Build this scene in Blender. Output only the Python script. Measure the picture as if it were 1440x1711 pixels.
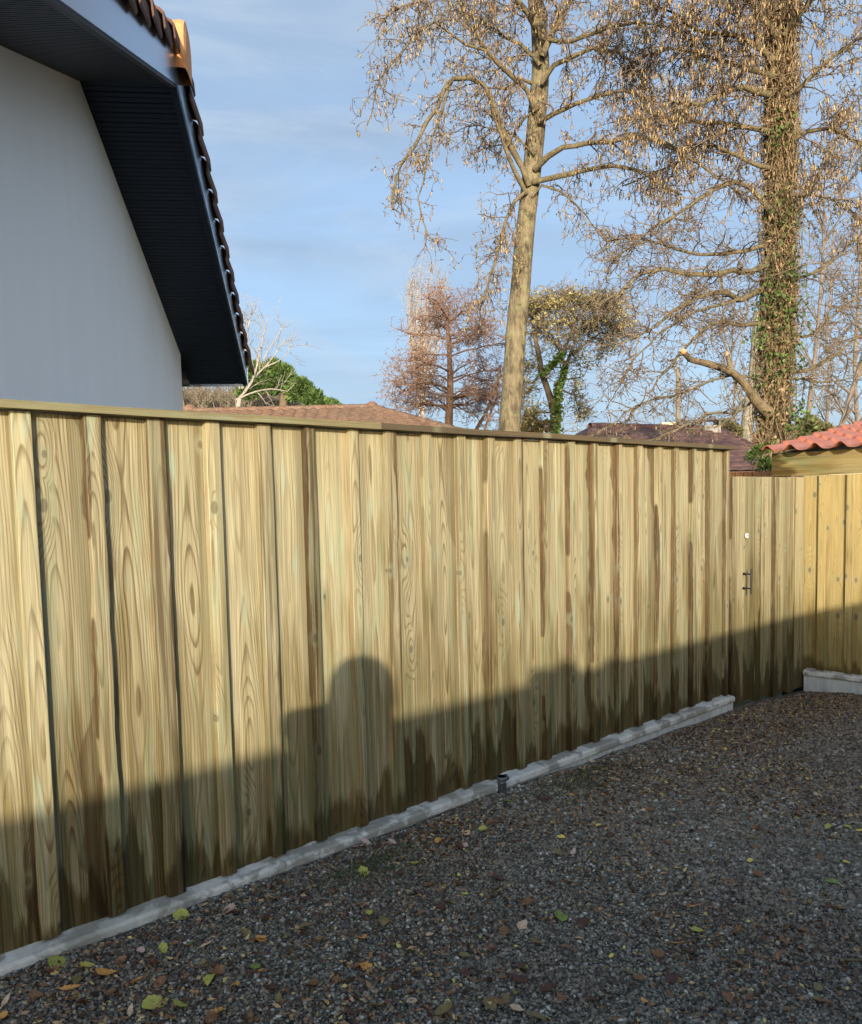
import bpy, math, random
import numpy as np
from mathutils import Vector, noise as mnoise
rnd = random.Random(11)
npr = np.random.default_rng(5)
scene = bpy.context.scene
for o in list(bpy.data.objects): bpy.data.objects.remove(o)

# ------------------------------------------------------------------ camera
F, PX, PY, PITCH, ROLL, CH = 1400.0, 720.0, 951.4, .0801, -.0229, 1.55
W0, H0 = 1440.0, 1711.0
cp, sp = math.cos(PITCH), math.sin(PITCH)
fw = np.array([0, cp, -sp]); up0 = np.array([0, sp, cp]); rt0 = np.array([1., 0, 0])
cr, sr = math.cos(ROLL), math.sin(ROLL)
rt = rt0*cr + up0*sr; up = -rt0*sr + up0*cr
CAM = np.array([0, 0, CH])
cam_d = bpy.data.cameras.new("camera"); cam = bpy.data.objects.new("camera", cam_d)
scene.collection.objects.link(cam); scene.camera = cam
from mathutils import Matrix
M = Matrix(((rt[0], up[0], -fw[0], 0), (rt[1], up[1], -fw[1], 0), (rt[2], up[2], -fw[2], CH), (0, 0, 0, 1)))
cam.matrix_world = M
cam_d.sensor_fit = 'HORIZONTAL'; cam_d.sensor_width = 36; cam_d.lens = 36*F/W0
cam_d.shift_y = (PY - H0/2)/W0
cam_d.clip_start = .05; cam_d.clip_end = 2000

# ------------------------------------------------------------------ light
SUN = Vector((0, .98143, -.1918)).normalized()      # direction the light travels
el = math.asin(-SUN.z)
az = math.atan2(-SUN.x, -SUN.y)                            # compass angle from +Y of the sun's position
sd = bpy.data.lights.new("sun", 'SUN'); so = bpy.data.objects.new("sun", sd); scene.collection.objects.link(so)
sd.energy = 2.1; sd.angle = math.radians(.6); sd.color = (1, .91, .76)
so.rotation_euler = SUN.to_track_quat('-Z', 'Y').to_euler()
wd = bpy.data.worlds.new("World"); scene.world = wd; wd.use_nodes = True
wt = wd.node_tree; wt.nodes.clear()
wo = wt.nodes.new('ShaderNodeOutputWorld'); bg = wt.nodes.new('ShaderNodeBackground')
sky = wt.nodes.new('ShaderNodeTexSky'); sky.sky_type = 'NISHITA'; sky.sun_disc = False
sky.sun_elevation = el; sky.sun_rotation = az
sky.air_density = 1.; sky.dust_density = 1.4; sky.ozone_density = 2.5
bg.inputs[1].default_value = .15
# thin cirrus veil
tc = wt.nodes.new('ShaderNodeTexCoord'); mp = wt.nodes.new('ShaderNodeMapping')
mp.inputs['Scale'].default_value = (1.2, 1.2, 5.5); mp.inputs['Rotation'].default_value = (.1, .25, 0)
nz = wt.nodes.new('ShaderNodeTexNoise'); nz.inputs['Scale'].default_value = 1.7; nz.inputs['Detail'].default_value = 7; nz.inputs['Roughness'].default_value = .55
nz.inputs['Distortion'].default_value = .6
rp = wt.nodes.new('ShaderNodeMapRange'); rp.inputs[1].default_value = .40; rp.inputs[2].default_value = .72; rp.inputs[3].default_value = .80; rp.inputs[4].default_value = 1.0
mx = wt.nodes.new('ShaderNodeMix'); mx.data_type = 'RGBA'
wt.links.new(tc.outputs['Generated'], mp.inputs[0]); wt.links.new(mp.outputs[0], nz.inputs[0]); wt.links.new(nz.outputs[0], rp.inputs[0])
dt = wt.nodes.new('ShaderNodeVectorMath'); dt.operation = 'DOT_PRODUCT'; wt.links.new(tc.outputs['Generated'], dt.inputs[0]); dt.inputs[1].default_value = (-SUN.x, -SUN.y, -SUN.z)
rs = wt.nodes.new('ShaderNodeMapRange'); rs.inputs[1].default_value = -.35; rs.inputs[2].default_value = .45; rs.inputs[3].default_value = 1; rs.inputs[4].default_value = .15; wt.links.new(dt.outputs['Value'], rs.inputs[0])
ml = wt.nodes.new('ShaderNodeMath'); ml.operation = 'MULTIPLY'; wt.links.new(rp.outputs[0], ml.inputs[0]); wt.links.new(rs.outputs[0], ml.inputs[1]); wt.links.new(ml.outputs[0], mx.inputs[0]); wt.links.new(sky.outputs[0], mx.inputs[6]); mx.inputs[7].default_value = (.88, 1.20, 1.66, 1)
mp2 = wt.nodes.new('ShaderNodeMapping'); mp2.inputs['Scale'].default_value = (1.5, 1.5, 9); mp2.inputs['Rotation'].default_value = (.05, -.22, .3); mp2.inputs['Location'].default_value = (3.3, 1.2, .4)
nz2 = wt.nodes.new('ShaderNodeTexNoise'); nz2.inputs['Scale'].default_value = 1.3; nz2.inputs['Detail'].default_value = 8; nz2.inputs['Roughness'].default_value = .6; nz2.inputs['Distortion'].default_value = 1.2
rp2 = wt.nodes.new('ShaderNodeMapRange'); rp2.interpolation_type = 'SMOOTHSTEP'; rp2.inputs[1].default_value = .44; rp2.inputs[2].default_value = .78; rp2.inputs[3].default_value = 0; rp2.inputs[4].default_value = .6
mx2 = wt.nodes.new('ShaderNodeMix'); mx2.data_type = 'RGBA'; mx2.inputs[7].default_value = (1.45, 1.70, 2.0, 1)
wt.links.new(tc.outputs['Generated'], mp2.inputs[0]); wt.links.new(mp2.outputs[0], nz2.inputs[0]); wt.links.new(nz2.outputs[0], rp2.inputs[0]); wt.links.new(rp2.outputs[0], mx2.inputs[0]); wt.links.new(mx.outputs[2], mx2.inputs[6])
wt.links.new(mx2.outputs[2], bg.inputs[0]); wt.links.new(bg.outputs[0], wo.inputs[0])
scene.view_settings.view_transform = 'Standard'; scene.view_settings.look = 'None'
scene.view_settings.exposure = 1.5; scene.view_settings.gamma = 1
scene.cycles.max_bounces = 6; scene.cycles.transparent_max_bounces = 8

# ------------------------------------------------------------------ frames and helpers
PHI = .8104; D = 2.984
dv = np.array([math.sin(PHI), math.cos(PHI), 0]); nv = np.array([math.cos(PHI), -math.sin(PHI), 0])
def ray(x, y): return (x-PX)/F*rt + (PY-y)/F*up + fw
def at(x, y, depth): return CAM + ray(x, y)*depth
def fl(s, n, z): return dv*s + nv*n + np.array([0, 0, z])
def gz(s, n):
    z = np.interp(s, [-3, 0, 1, 2.3, 3.3, 4.3, 5.9, 7.3, 9], [.02, .02, .014, .0, -.013, -.03, -.066, -.16, -.17])
    w = np.clip((np.asarray(n)+2.9)/.6, 0, 1)*np.clip((np.asarray(s)-5)/2, 0, 1)
    return z + w*.06
def on_ground(x, y):
    z = 0.
    for _ in range(6):
        R = ray(x, y); t = (z-CH)/R[2]; P = CAM+R*t; z = float(gz(P@dv, P@nv))
    return P
COL = scene.collection
def setp(o, label=None, cat=None, group=None, kind=None):
    if label: o["label"] = label
    if cat: o["category"] = cat
    if group: o["group"] = group
    if kind: o["kind"] = kind
    return o
def empty(name, loc, label, cat, group=None):
    o = bpy.data.objects.new(name, None); COL.objects.link(o); o.location = [float(v) for v in loc]; o.empty_display_size = .1
    return setp(o, label, cat, group)
def link(name, me, parent=None, mat=None):
    o = bpy.data.objects.new(name, me); COL.objects.link(o)
    if mat is not None: me.materials.append(mat)
    if parent is not None:
        o.parent = parent; o.matrix_parent_inverse = Matrix.Translation(parent.location).inverted() if parent.type == 'EMPTY' else Matrix()
    return o
def mesh(name, verts, faces, attrs=None, smooth=False, fmat=None):
    me = bpy.data.meshes.new(name)
    verts = np.asarray(verts, dtype=np.float32).reshape(-1, 3)
    if isinstance(faces, np.ndarray):
        k = faces.shape[1]; nf = len(faces)
        me.vertices.add(len(verts)); me.vertices.foreach_set('co', verts.ravel())
        me.loops.add(nf*k); me.loops.foreach_set('vertex_index', faces.astype(np.int32).ravel())
        me.polygons.add(nf); me.polygons.foreach_set('loop_start', np.arange(0, nf*k, k, dtype=np.int32))
        me.polygons.foreach_set('loop_total', np.full(nf, k, dtype=np.int32))
        me.update(calc_edges=True)
    else:
        me.from_pydata([tuple(map(float, v)) for v in verts], [], faces); me.update()
    for k_, (typ, arr) in (attrs or {}).items():
        a = me.attributes.new(k_, typ, 'POINT'); arr = np.asarray(arr, dtype=np.float32)
        a.data.foreach_set('vector' if typ == 'FLOAT_VECTOR' else ('color' if typ == 'FLOAT_COLOR' else 'value'), arr.ravel())
    if smooth: me.polygons.foreach_set('use_smooth', np.ones(len(me.polygons), dtype=bool))
    if fmat is not None: me.polygons.foreach_set('material_index', np.asarray(fmat, dtype=np.int32))
    return me
class MB:
    def __init__(s): s.v = []; s.f = []; s.n = 0
    def add(s, v, f):
        v = np.asarray(v, float); s.v.append(v); s.f += [tuple(i+s.n for i in q) for q in f]; s.n += len(v)
    def box(s, O, A, B, C):   # corner and three edge vectors
        O, A, B, C = map(lambda q: np.asarray(q, float), (O, A, B, C))
        v = [O, O+A, O+A+B, O+B, O+C, O+A+C, O+A+B+C, O+B+C]
        s.add(v, [(0, 3, 2, 1), (4, 5, 6, 7), (0, 1, 5, 4), (1, 2, 6, 5), (2, 3, 7, 6), (3, 0, 4, 7)])
    def mesh(s, name, smooth=False): return mesh(name, np.concatenate(s.v), s.f, smooth=smooth)

# ------------------------------------------------------------------ node helper
class NT:
    def __init__(s, name):
        s.m = bpy.data.materials.new(name); s.m.use_nodes = True; s.t = s.m.node_tree; s.t.nodes.clear()
        s.out = s.t.nodes.new('ShaderNodeOutputMaterial'); s.b = s.t.nodes.new('ShaderNodeBsdfPrincipled')
        s.t.links.new(s.b.outputs[0], s.out.inputs[0])
    def put(s, sock, v):
        if v is None: return
        if isinstance(v, bpy.types.NodeSocket): s.t.links.new(v, sock)
        elif isinstance(v, (tuple, list)) and len(v) == 3 and sock.type == 'RGBA': sock.default_value = (*v, 1)
        else: sock.default_value = v
    def attr(s, n, out='Vector'):
        a = s.t.nodes.new('ShaderNodeAttribute'); a.attribute_name = n; return a.outputs[out]
    def math(s, op, a, b=None, c=None, clamp=False):
        n = s.t.nodes.new('ShaderNodeMath'); n.operation = op; n.use_clamp = clamp
        s.put(n.inputs[0], a); s.put(n.inputs[1], b); s.put(n.inputs[2], c); return n.outputs[0]
    def vm(s, op, a, b=None, out=0):
        n = s.t.nodes.new('ShaderNodeVectorMath'); n.operation = op; s.put(n.inputs[0], a); s.put(n.inputs[1], b)
        return n.outputs['Value' if op in ('LENGTH', 'DOT_PRODUCT', 'DISTANCE') else 'Vector']
    def sep(s, v): n = s.t.nodes.new('ShaderNodeSeparateXYZ'); s.put(n.inputs[0], v); return n.outputs
    def comb(s, x, y, z):
        n = s.t.nodes.new('ShaderNodeCombineXYZ'); s.put(n.inputs[0], x); s.put(n.inputs[1], y); s.put(n.inputs[2], z); return n.outputs[0]
    def noise(s, v, scale=1., detail=3., rough=.5, dist=0., color=False, dims='3D'):
        n = s.t.nodes.new('ShaderNodeTexNoise'); n.noise_dimensions = dims; s.put(n.inputs['Vector'], v); n.inputs['Scale'].default_value = scale
        n.inputs['Detail'].default_value = detail; n.inputs['Roughness'].default_value = rough; n.inputs['Distortion'].default_value = dist
        return n.outputs[1 if color else 0]
    def vor(s, v, scale=1., feature='F1', dims='3D'):
        n = s.t.nodes.new('ShaderNodeTexVoronoi'); n.feature = feature; n.voronoi_dimensions = dims; s.put(n.inputs['Vector'], v); n.inputs['Scale'].default_value = scale
        return n.outputs
    def mr(s, v, a, b, c=0., d=1., smooth=False):
        n = s.t.nodes.new('ShaderNodeMapRange'); n.interpolation_type = 'SMOOTHSTEP' if smooth else 'LINEAR'
        s.put(n.inputs[0], v); s.put(n.inputs[1], a); s.put(n.inputs[2], b); s.put(n.inputs[3], c); s.put(n.inputs[4], d); return n.outputs[0]
    def mix(s, f, a, b, mode='MIX'):
        n = s.t.nodes.new('ShaderNodeMix'); n.data_type = 'RGBA'; n.blend_type = mode
        s.put(n.inputs[0], f); s.put(n.inputs[6], a); s.put(n.inputs[7], b); return n.outputs[2]
    def ramp(s, v, stops, interp='LINEAR'):
        n = s.t.nodes.new('ShaderNodeValToRGB'); s.put(n.inputs[0], v); cr_ = n.color_ramp; cr_.interpolation = interp
        while len(cr_.elements) < len(stops): cr_.elements.new(.5)
        for e, (p, c) in zip(cr_.elements, stops): e.position = p; e.color = (*c, 1)
        return n.outputs[0]
    def bump(s, h, strength=.3, dist=.01, normal=None):
        n = s.t.nodes.new('ShaderNodeBump'); n.inputs['Strength'].default_value = strength; n.inputs['Distance'].default_value = dist
        s.put(n.inputs['Height'], h); s.put(n.inputs['Normal'], normal); return n.outputs[0]
    def obj(s): n = s.t.nodes.new('ShaderNodeTexCoord'); return n.outputs['Object']
    def geo(s): n = s.t.nodes.new('ShaderNodeNewGeometry'); return n.outputs['Position']
    def done(s, col, rough=.8, normal=None, spec=.3, metal=0.):
        s.put(s.b.inputs['Base Color'], col); s.put(s.b.inputs['Roughness'], rough)
        if normal is not None: s.put(s.b.inputs['Normal'], normal)
        s.put(s.b.inputs['Specular IOR Level'], spec); s.put(s.b.inputs['Metallic'], metal); return s.m

# ------------------------------------------------------------------ wood
def wood_material(name, light, dark, green_amt=1., wet=True):
    k = NT(name)
    co = k.attr('bco'); p1 = k.attr('par1'); p2 = k.attr('par2')   # par1: seed, tone, brown ; par2: half width, wet height, grain
    u, dpt, v = k.sep(co)[0:3]; seed, tone, brown = k.sep(p1)[0:3]; hw, weth, grain = k.sep(p2)[0:3]
    so_ = k.math('MULTIPLY', seed, 37.7)
    base = k.comb(k.math('ADD', u, so_), dpt, v)
    def st(a, b, c): return k.vm('MULTIPLY', base, (a, b, c))
    warp = k.math('SUBTRACT', k.noise(st(5, 5, 1.1), 1, 3, .5), .5)
    # knots
    kc = k.comb(k.math('MULTIPLY', k.math('ADD', u, so_), 7.0), k.math('MULTIPLY', v, 1.9), 0.)
    vo = k.vor(kc, 1., dims='2D')
    dlt = k.vm('SUBTRACT', vo['Position'], kc); dx, dy = k.sep(dlt)[0:2]
    dx = k.math('DIVIDE', dx, 7.0); dy = k.math('DIVIDE', dy, 1.9)
    kr = k.vm('LENGTH', k.comb(dx, k.math('MULTIPLY', dy, .62), 0.))
    kflow = k.vm('LENGTH', k.comb(dx, k.math('MULTIPLY', dy, .22), 0.))
    kon = k.math('GREATER_THAN', k.sep(vo['Color'])[0], .62)
    flow = k.math('MULTIPLY', k.mr(kflow, 0, .055, 1, 0, True), kon)
    # rings of the log, cut off-centre: cathedrals where the pith wanders
    cxn = k.math('MULTIPLY', k.math('SUBTRACT', k.noise(k.comb(k.math('MULTIPLY', seed, 11.), 0., k.math('MULTIPLY', v, .5)), 1, 1), .5), .12)
    ddn = k.math('MULTIPLY', k.noise(k.comb(k.math('MULTIPLY', seed, 23.), 4., k.math('MULTIPLY', v, .55)), 1, 2), .16)
    uu = k.math('ADD', u, cxn)
    rr = k.math('SQRT', k.math('ADD', k.math('MULTIPLY', uu, uu), k.math('MULTIPLY', k.math('SUBTRACT', ddn, dpt), k.math('SUBTRACT', ddn, dpt))))
    rr = k.math('ADD', rr, k.math('MULTIPLY', warp, .022))
    rr = k.math('ADD', rr, k.math('MULTIPLY', flow, .028))
    fr = k.math('FRACT', k.math('MULTIPLY', rr, 150.))
    ring = k.math('MULTIPLY', k.mr(fr, .48, .86, 0, 1, True), k.mr(fr, .88, .97, 1, 0))
    fib = k.noise(st(170, 170, 3), 1, 2, .6)
    fib2 = k.noise(st(60, 60, 1.2), 1, 3, .6)
    big = k.noise(st(9, 9, .9), 1, 3, .55)
    ringamt = k.math('MULTIPLY', ring, k.math('MULTIPLY', grain, k.mr(big, .3, .7, .5, 1.25)), clamp=True)
    c = k.mix(ringamt, light, dark)
    c = k.mix(k.mr(fib2, .42, .64, 0, .48), c, tuple(x*.70 for x in light))
    pale = k.noise(k.vm('ADD', st(16, 16, .8), (3., 5., 7.)), 1, 3, .55)
    c = k.mix(k.mr(pale, .54, .68, 0, .4, True), c, tuple(min(1, x*1.22+.03) for x in light))
    c = k.mix(k.mr(fib, .42, .62, .0, .38), c, tuple(x*.8 for x in dark))
    # greenish preservative patches
    gm = k.mr(k.noise(st(14, 14, 1.5), 1, 3, .6, .5), .52, .70, 0, .55*green_amt, True)
    c = k.mix(gm, c, (.29, .315, .18))
    gm2 = k.mr(k.noise(k.vm('ADD', st(22, 22, 2.6), (7., 3., 1.)), 1, 2, .5), .63, .72, 0, .42*green_amt, True)
    c = k.mix(gm2, c, (.32, .41, .29))
    # strip that was covered by a neighbouring board: crisp-edged, greyer
    bth = k.math('ADD', .1, k.math('MULTIPLY', k.math('FRACT', k.math('MULTIPLY', seed, 29.)), 1.3))
    bn = k.math('MULTIPLY', k.math('SUBTRACT', k.noise(k.comb(0., seed, k.math('MULTIPLY', v, .8)), 1, 2), .5), .12)
    strip = k.mr(k.math('ADD', k.math('DIVIDE', u, hw), bn), bth, k.math('ADD', bth, .05), 0, 1)
    c = k.mix(k.math('MULTIPLY', strip, .75*green_amt), c, k.mix(fib2, (.155, .135, .07), (.29, .25, .135)))
    # weathered / heartwood streaks
    bs = k.noise(k.vm('ADD', st(34, 34, .7), (1., 9., 3.)), 1, 3, .6)
    c = k.mix(k.math('MULTIPLY', k.mr(bs, .50, .60, 0, 1, True), k.math('MULTIPLY', brown, .95)), c, k.mix(fib2, (.095, .06, .024), (.19, .13, .055)))
    # waney edges: bark side brown wedge
    side = k.math('MULTIPLY', k.math('DIVIDE', u, hw), k.math('SUBTRACT', k.math('MULTIPLY', k.math('GREATER_THAN', k.math('FRACT', k.math('MULTIPLY', seed, 13.)), .72), 2.), 1.))
    wn = k.noise(k.comb(k.math('MULTIPLY', seed, 51.), 0., k.math('MULTIPLY', v, 1.1)), 1, 4, .55)
    wane = k.mr(k.math('ADD', side, k.math('MULTIPLY', k.math('SUBTRACT', wn, .5), 3.8)), .62, .70, 0, 1)
    wc = k.mix(k.mr(fib2, .3, .7), (.05, .030, .013), (.16, .10, .042))
    wane = k.math('MULTIPLY', wane, k.mr(k.noise(k.vm('ADD', st(50, 50, 4.), (2., 2., 8.)), 1, 4, .65), .32, .50, .45, 1.))
    c = k.mix(k.math('MULTIPLY', wane, k.mr(brown, .2, .6, .1, .95)), c, wc)
    # knots
    krn = k.math('ADD', kr, k.math('MULTIPLY', warp, .012)); ksz = k.math('ADD', .008, k.math('MULTIPLY', k.sep(vo['Color'])[1], .013))
    ks = k.mr(krn, k.math('MULTIPLY', ksz, .6), ksz, 1, 0, True); ks = k.math('MULTIPLY', ks, kon)
    halo = k.math('MULTIPLY', k.mr(kr, .012, .034, 1, 0, True), kon)
    c = k.mix(k.math('MULTIPLY', halo, .5), c, (.28, .28, .17))
    kring = k.mr(k.math('FRACT', k.math('MULTIPLY', krn, 420.)), .3, .9, .25, 1.)
    c = k.mix(k.math('MULTIPLY', ks, k.math('MULTIPLY', kring, 1.)), c, (.085, .05, .022))
    # lighter lath marks left from stacking
    band = k.math('MULTIPLY', k.mr(k.math('ABSOLUTE', k.math('SUBTRACT', v, 1.32)), .012, .018, 1, 0), k.math('GREATER_THAN', k.math('FRACT', k.math('MULTIPLY', seed, 7.)), 2.))
    if wet: c = k.mix(k.math('MULTIPLY', band, .22), c, (.62, .56, .34))
    c = k.mix(1., c, k.comb(tone, tone, tone), 'MULTIPLY')
    rough = .72
    if wet:
        n1 = k.noise(st(26, 25, 3.4), 1, 4, .62); n2 = k.noise(st(11, 9, 1.3), 1, 2, .5)
        edge = k.math('MULTIPLY', weth, k.math('ADD', k.mr(n1, .32, .68, .45, 1.35), k.mr(n2, .36, .64, -.45, 1.3)))
        wm = k.mr(k.math('SUBTRACT', v, edge), -.05, .035, 1, 0, True)
        # seep climbing by fibres higher up
        e2 = k.math('ADD', k.math('MULTIPLY', weth, 1.3), k.math('MULTIPLY', k.math('POWER', n2, 2.), 2.7))
        wm2 = k.mr(k.math('SUBTRACT', v, e2), -.35, .22, .85, 0, True)
        wm2 = k.math('MULTIPLY', wm2, k.mr(k.noise(k.vm('ADD', st(55, 30, .9), (4., 4., 4.)), 1, 3, .6), .40, .58, .35, 1.))
        alg = k.math('MULTIPLY', k.mr(v, .1, .9, .55, 0, True), k.mr(k.noise(k.vm('ADD', st(18, 18, 2.), (8., 1., 2.)), 1, 3, .6), .5, .62, 0, 1, True)); c = k.mix(alg, c, (.20, .24, .13))
        c2 = k.mix(1., c, (.50, .44, .27), 'MULTIPLY')
        c = k.mix(wm2, c, c2)
        c3 = k.mix(1., c, (.33, .28, .19), 'MULTIPLY')
        c = k.mix(k.math('MULTIPLY', wm, .9), c, c3)
        rough = k.mr(wm, 0, 1, .72, .5)
    bh = k.math('ADD', k.math('MULTIPLY', ring, -.35), k.math('ADD', k.math('MULTIPLY', fib2, .8), k.math('MULTIPLY', fib, .5)))
    nrm = k.bump(bh, .55, .0022)
    return k.done(c, rough, nrm, .25)
M_wood = wood_material('pressure_treated_pine', (.425, .355, .20), (.135, .092, .038), 1.)
M_wood_new = wood_material('newer_yellow_pine', (.44, .335, .135), (.30, .20, .07), .22)
M_cap = wood_material('cap_rail_wood', (.22, .19, .10), (.2, .15, .065), .5, wet=False)
M_cap_wet = wood_material('dark_cap_rail_wood', (.10, .072, .042), (.06, .04, .022), .1, wet=False)

def plank(name, frame, u0, u1, z0, z1, b0, b1, parent, mat, seed, tone=1., brown=.5, wet=.1, grain=.8, wob=0., nz=22, lean=0., ch=.0025, vertical=True):
    """frame(u, b, z) -> world. Cross-section with small chamfers, edges wander along the length."""
    prof = [(0, 0, 0), (1, 0, 0), (1, 1, -ch), (1, 1, 0), (0, 1, 0), (0, 1, -ch)]
    vs = []; bc = []; hw = (u1-u0)/2
    R = random.Random(int(seed*9973))
    o1, o2 = R.uniform(0, 100), R.uniform(0, 100); L = z1-z0
    for i in range(nz+1):
        t = i/nz; z = z0+L*t
        wl = wob*(mnoise.fractal(Vector((o1, z*2.4, 0)), 1., 2., 4)); wr = wob*(mnoise.fractal(Vector((o2, z*2.4, 5)), 1., 2., 4))
        sh = lean*(t-.5)
        a, b = u0+wl+sh, u1+wr+sh
        pts = [(a, b0), (b, b0), (b, b1-ch), (b-ch, b1), (a+ch, b1), (a, b1-ch)]
        for (uu, bb) in pts:
            vs.append(frame(uu, bb, z)); bc.append((uu-(u0+u1)/2, bb-b0, z-z0))
    f = []
    for i in range(nz):
        for j in range(6):
            a = i*6+j; b = i*6+(j+1) % 6; f.append((a, b, b+6, a+6))
    f.append(tuple(range(5, -1, -1))); f.append(tuple(nz*6+j for j in range(6)))
    n = len(vs)
    me = mesh(name, vs, f, {'bco': ('FLOAT_VECTOR', bc), 'par1': ('FLOAT_VECTOR', [(seed, tone, brown)]*n), 'par2': ('FLOAT_VECTOR', [(hw, wet, grain)]*n)})
    return link(name, me, parent, mat)
def hplank(name, O, A, B, C, parent, mat, seed, tone=1., brown=.3, grain=.8, n=20, wob=0):
    """horizontal plank: length A, width B, thickness C"""
    O, A, B, C = [np.asarray(q, float) for q in (O, A, B, C)]; la, lb, lc = [np.linalg.norm(q) for q in (A, B, C)]
    vs = []; bc = []
    for i in range(n+1):
        t = i/n; w = wob*mnoise.noise(Vector((seed*31, t*la*1.5, 0)))
        for (b, c) in ((0, 0), (1, 0), (1, 1), (0, 1)):
            vs.append(O+A*t+B*b+C*c+np.array([0, 0, w])); bc.append((b*lb-lb/2, c*lc, t*la))
    f = [(i*4+j, i*4+(j+1) % 4, i*4+(j+1) % 4+4, i*4+j+4) for i in range(n) for j in range(4)]
    f += [(3, 2, 1, 0), tuple(n*4+j for j in range(4))]
    k = len(vs)
    me = mesh(name, vs, f, {'bco': ('FLOAT_VECTOR', bc), 'par1': ('FLOAT_VECTOR', [(seed, tone, brown)]*k), 'par2': ('FLOAT_VECTOR', [(lb/2, .1, grain)]*k)})
    return link(name, me, parent, mat)

# ------------------------------------------------------------------ ground
k = NT('gravel_bed')
g = k.geo()
vo = k.vor(g, 85.); vcol = k.sep(vo['Color'])[0]
vo2 = k.vor(g, 42.)
st = k.ramp(vcol, [(0, (.04, .037, .03)), (.45, (.108, .098, .075)), (.75, (.18, .16, .122)), (.93, (.28, .265, .21)), (1, (.52, .5, .42))])
n = k.noise(g, 1.1, 4, .6); nb = k.noise(g, 9., 4, .65)
s_ = k.math('DOT_PRODUCT', None) if False else k.vm('DOT_PRODUCT', g, tuple(dv))
far = k.mr(s_, 3.0, 6.2, 0, .75, True)
brownm = k.math('MULTIPLY', k.mr(k.math('ADD', k.math('MULTIPLY', n, .6), k.math('MULTIPLY', nb, .4)), .44, .62, 0, 1, True), .55)
brownm = k.math('MAXIMUM', brownm, k.math('MULTIPLY', far, k.mr(nb, .3, .6, .45, 1)))
c = k.mix(brownm, st, k.mix(vcol, (.04, .028, .018), (.18, .12, .08)))
gm = k.mr(k.noise(g, 2.3, 3, .6), .60, .70, 0, .5, True)
c = k.mix(k.math('MULTIPLY', gm, k.mr(nb, .4, .6, 0, 1)), c, (.04, .06, .02))
c = k.mix(k.mr(vo['Distance'], .35, .75, 0, .8), c, (.012, .011, .01))
h = k.math('SUBTRACT', 1., k.math('MULTIPLY', vo['Distance'], 1.1))
nrm = k.bump(h, .9, .012)
M_bed = k.done(c, k.mr(vcol, 0, 1, .45, .75), nrm, .35)
def grid_xy(sx, nx_):
    S, N = np.meshgrid(sx, nx_, indexing='ij'); return S, N
ss = np.concatenate([np.linspace(-3.2, 0, 20)[:-1], np.linspace(0, 7.34, 190)]); nn = np.concatenate([np.linspace(-3.0, 1.5, 120)[:-1], np.linspace(1.5, 9, 40)])
S, N = grid_xy(ss, nn)
def rough_g(S, N):
    return .006*np.sin(S*3.1+N*1.7)*np.cos(N*2.3-S*.9) + .004*np.sin(S*9.1-N*6.2) + .003*np.sin(N*15+S*4)
Z = gz(S, N) + rough_g(S, N)
X = S[..., None]*dv + N[..., None]*nv; X[..., 2] = Z
a, b = S.shape; idx = np.arange(a*b).reshape(a, b)
fq = np.stack([idx[:-1, :-1], idx[1:, :-1], idx[1:, 1:], idx[:-1, 1:]], -1).reshape(-1, 4)[:, ::-1]
drive = link('gravel_driveway', mesh('gravel_driveway', X.reshape(-1, 3), fq.copy(), smooth=True), None, M_bed); setp(drive, kind='structure')
# wide land to the horizon, a little lower than the driveway
k = NT('land'); g = k.geo()
c = k.mix(k.noise(g, .3, 5, .6), (.05, .07, .025), (.12, .10, .055)); c = k.mix(k.mr(k.noise(g, 3., 4), .4, .6), c, (.045, .05, .02))
M_land = k.done(c, .95, k.bump(k.noise(g, 8, 4), .5, .05))
r_ = [0, 4, 8, 12, 20, 35, 60, 100, 180, 350, 700]; nseg = 48; vs = [(0, 0, -.42)]; f = []
for i, rr in enumerate(r_[1:]):
    for j in range(nseg): vs.append((rr*math.cos(2*math.pi*j/nseg), rr*math.sin(2*math.pi*j/nseg), -.42 - (0 if rr < 20 else .3)))
for j in range(nseg): f.append((0, 1+j, 1+(j+1) % nseg))
for i in range(len(r_)-2):
    for j in range(nseg):
        a0 = 1+i*nseg; f.append((a0+j, a0+nseg+j, a0+nseg+(j+1) % nseg, a0+(j+1) % nseg))
setp(link('ground', mesh('ground', vs, f), None, M_land), kind='structure')

# gravel stones: one uncountable mass
k = NT('gravel_stone'); r0 = k.attr('rnd', 'Fac'); g = k.geo()
c = k.ramp(r0, [(0, (.028, .027, .023)), (.3, (.106, .096, .071)), (.6, (.186, .168, .127)), (.8, (.295, .265, .20)), (.90, (.16, .11, .065)), (.96, (.33, .315, .26)), (1, (.6, .58, .5))])
n = k.noise(g, 1.1, 4, .6); nb = k.noise(g, 9., 4, .65); s_ = k.vm('DOT_PRODUCT', g, tuple(dv))
far = k.mr(s_, 3.0, 6.2, 0, .8, True)
bm = k.math('MAXIMUM', k.math('MULTIPLY', k.mr(k.math('ADD', k.math('MULTIPLY', n, .6), k.math('MULTIPLY', nb, .4)), .44, .62, 0, 1, True), .5), k.math('MULTIPLY', far, k.mr(nb, .3, .6, .45, 1)))
c = k.mix(bm, c, k.mix(r0, (.045, .032, .022), (.27, .19, .13)))
c = k.mix(k.mr(k.noise(g, 140, 3), .4, .7, 0, .4), c, (.05, .05, .045))
M_stone = k.done(c, k.mr(r0, 0, 1, .4, .7), None, .4)
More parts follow.
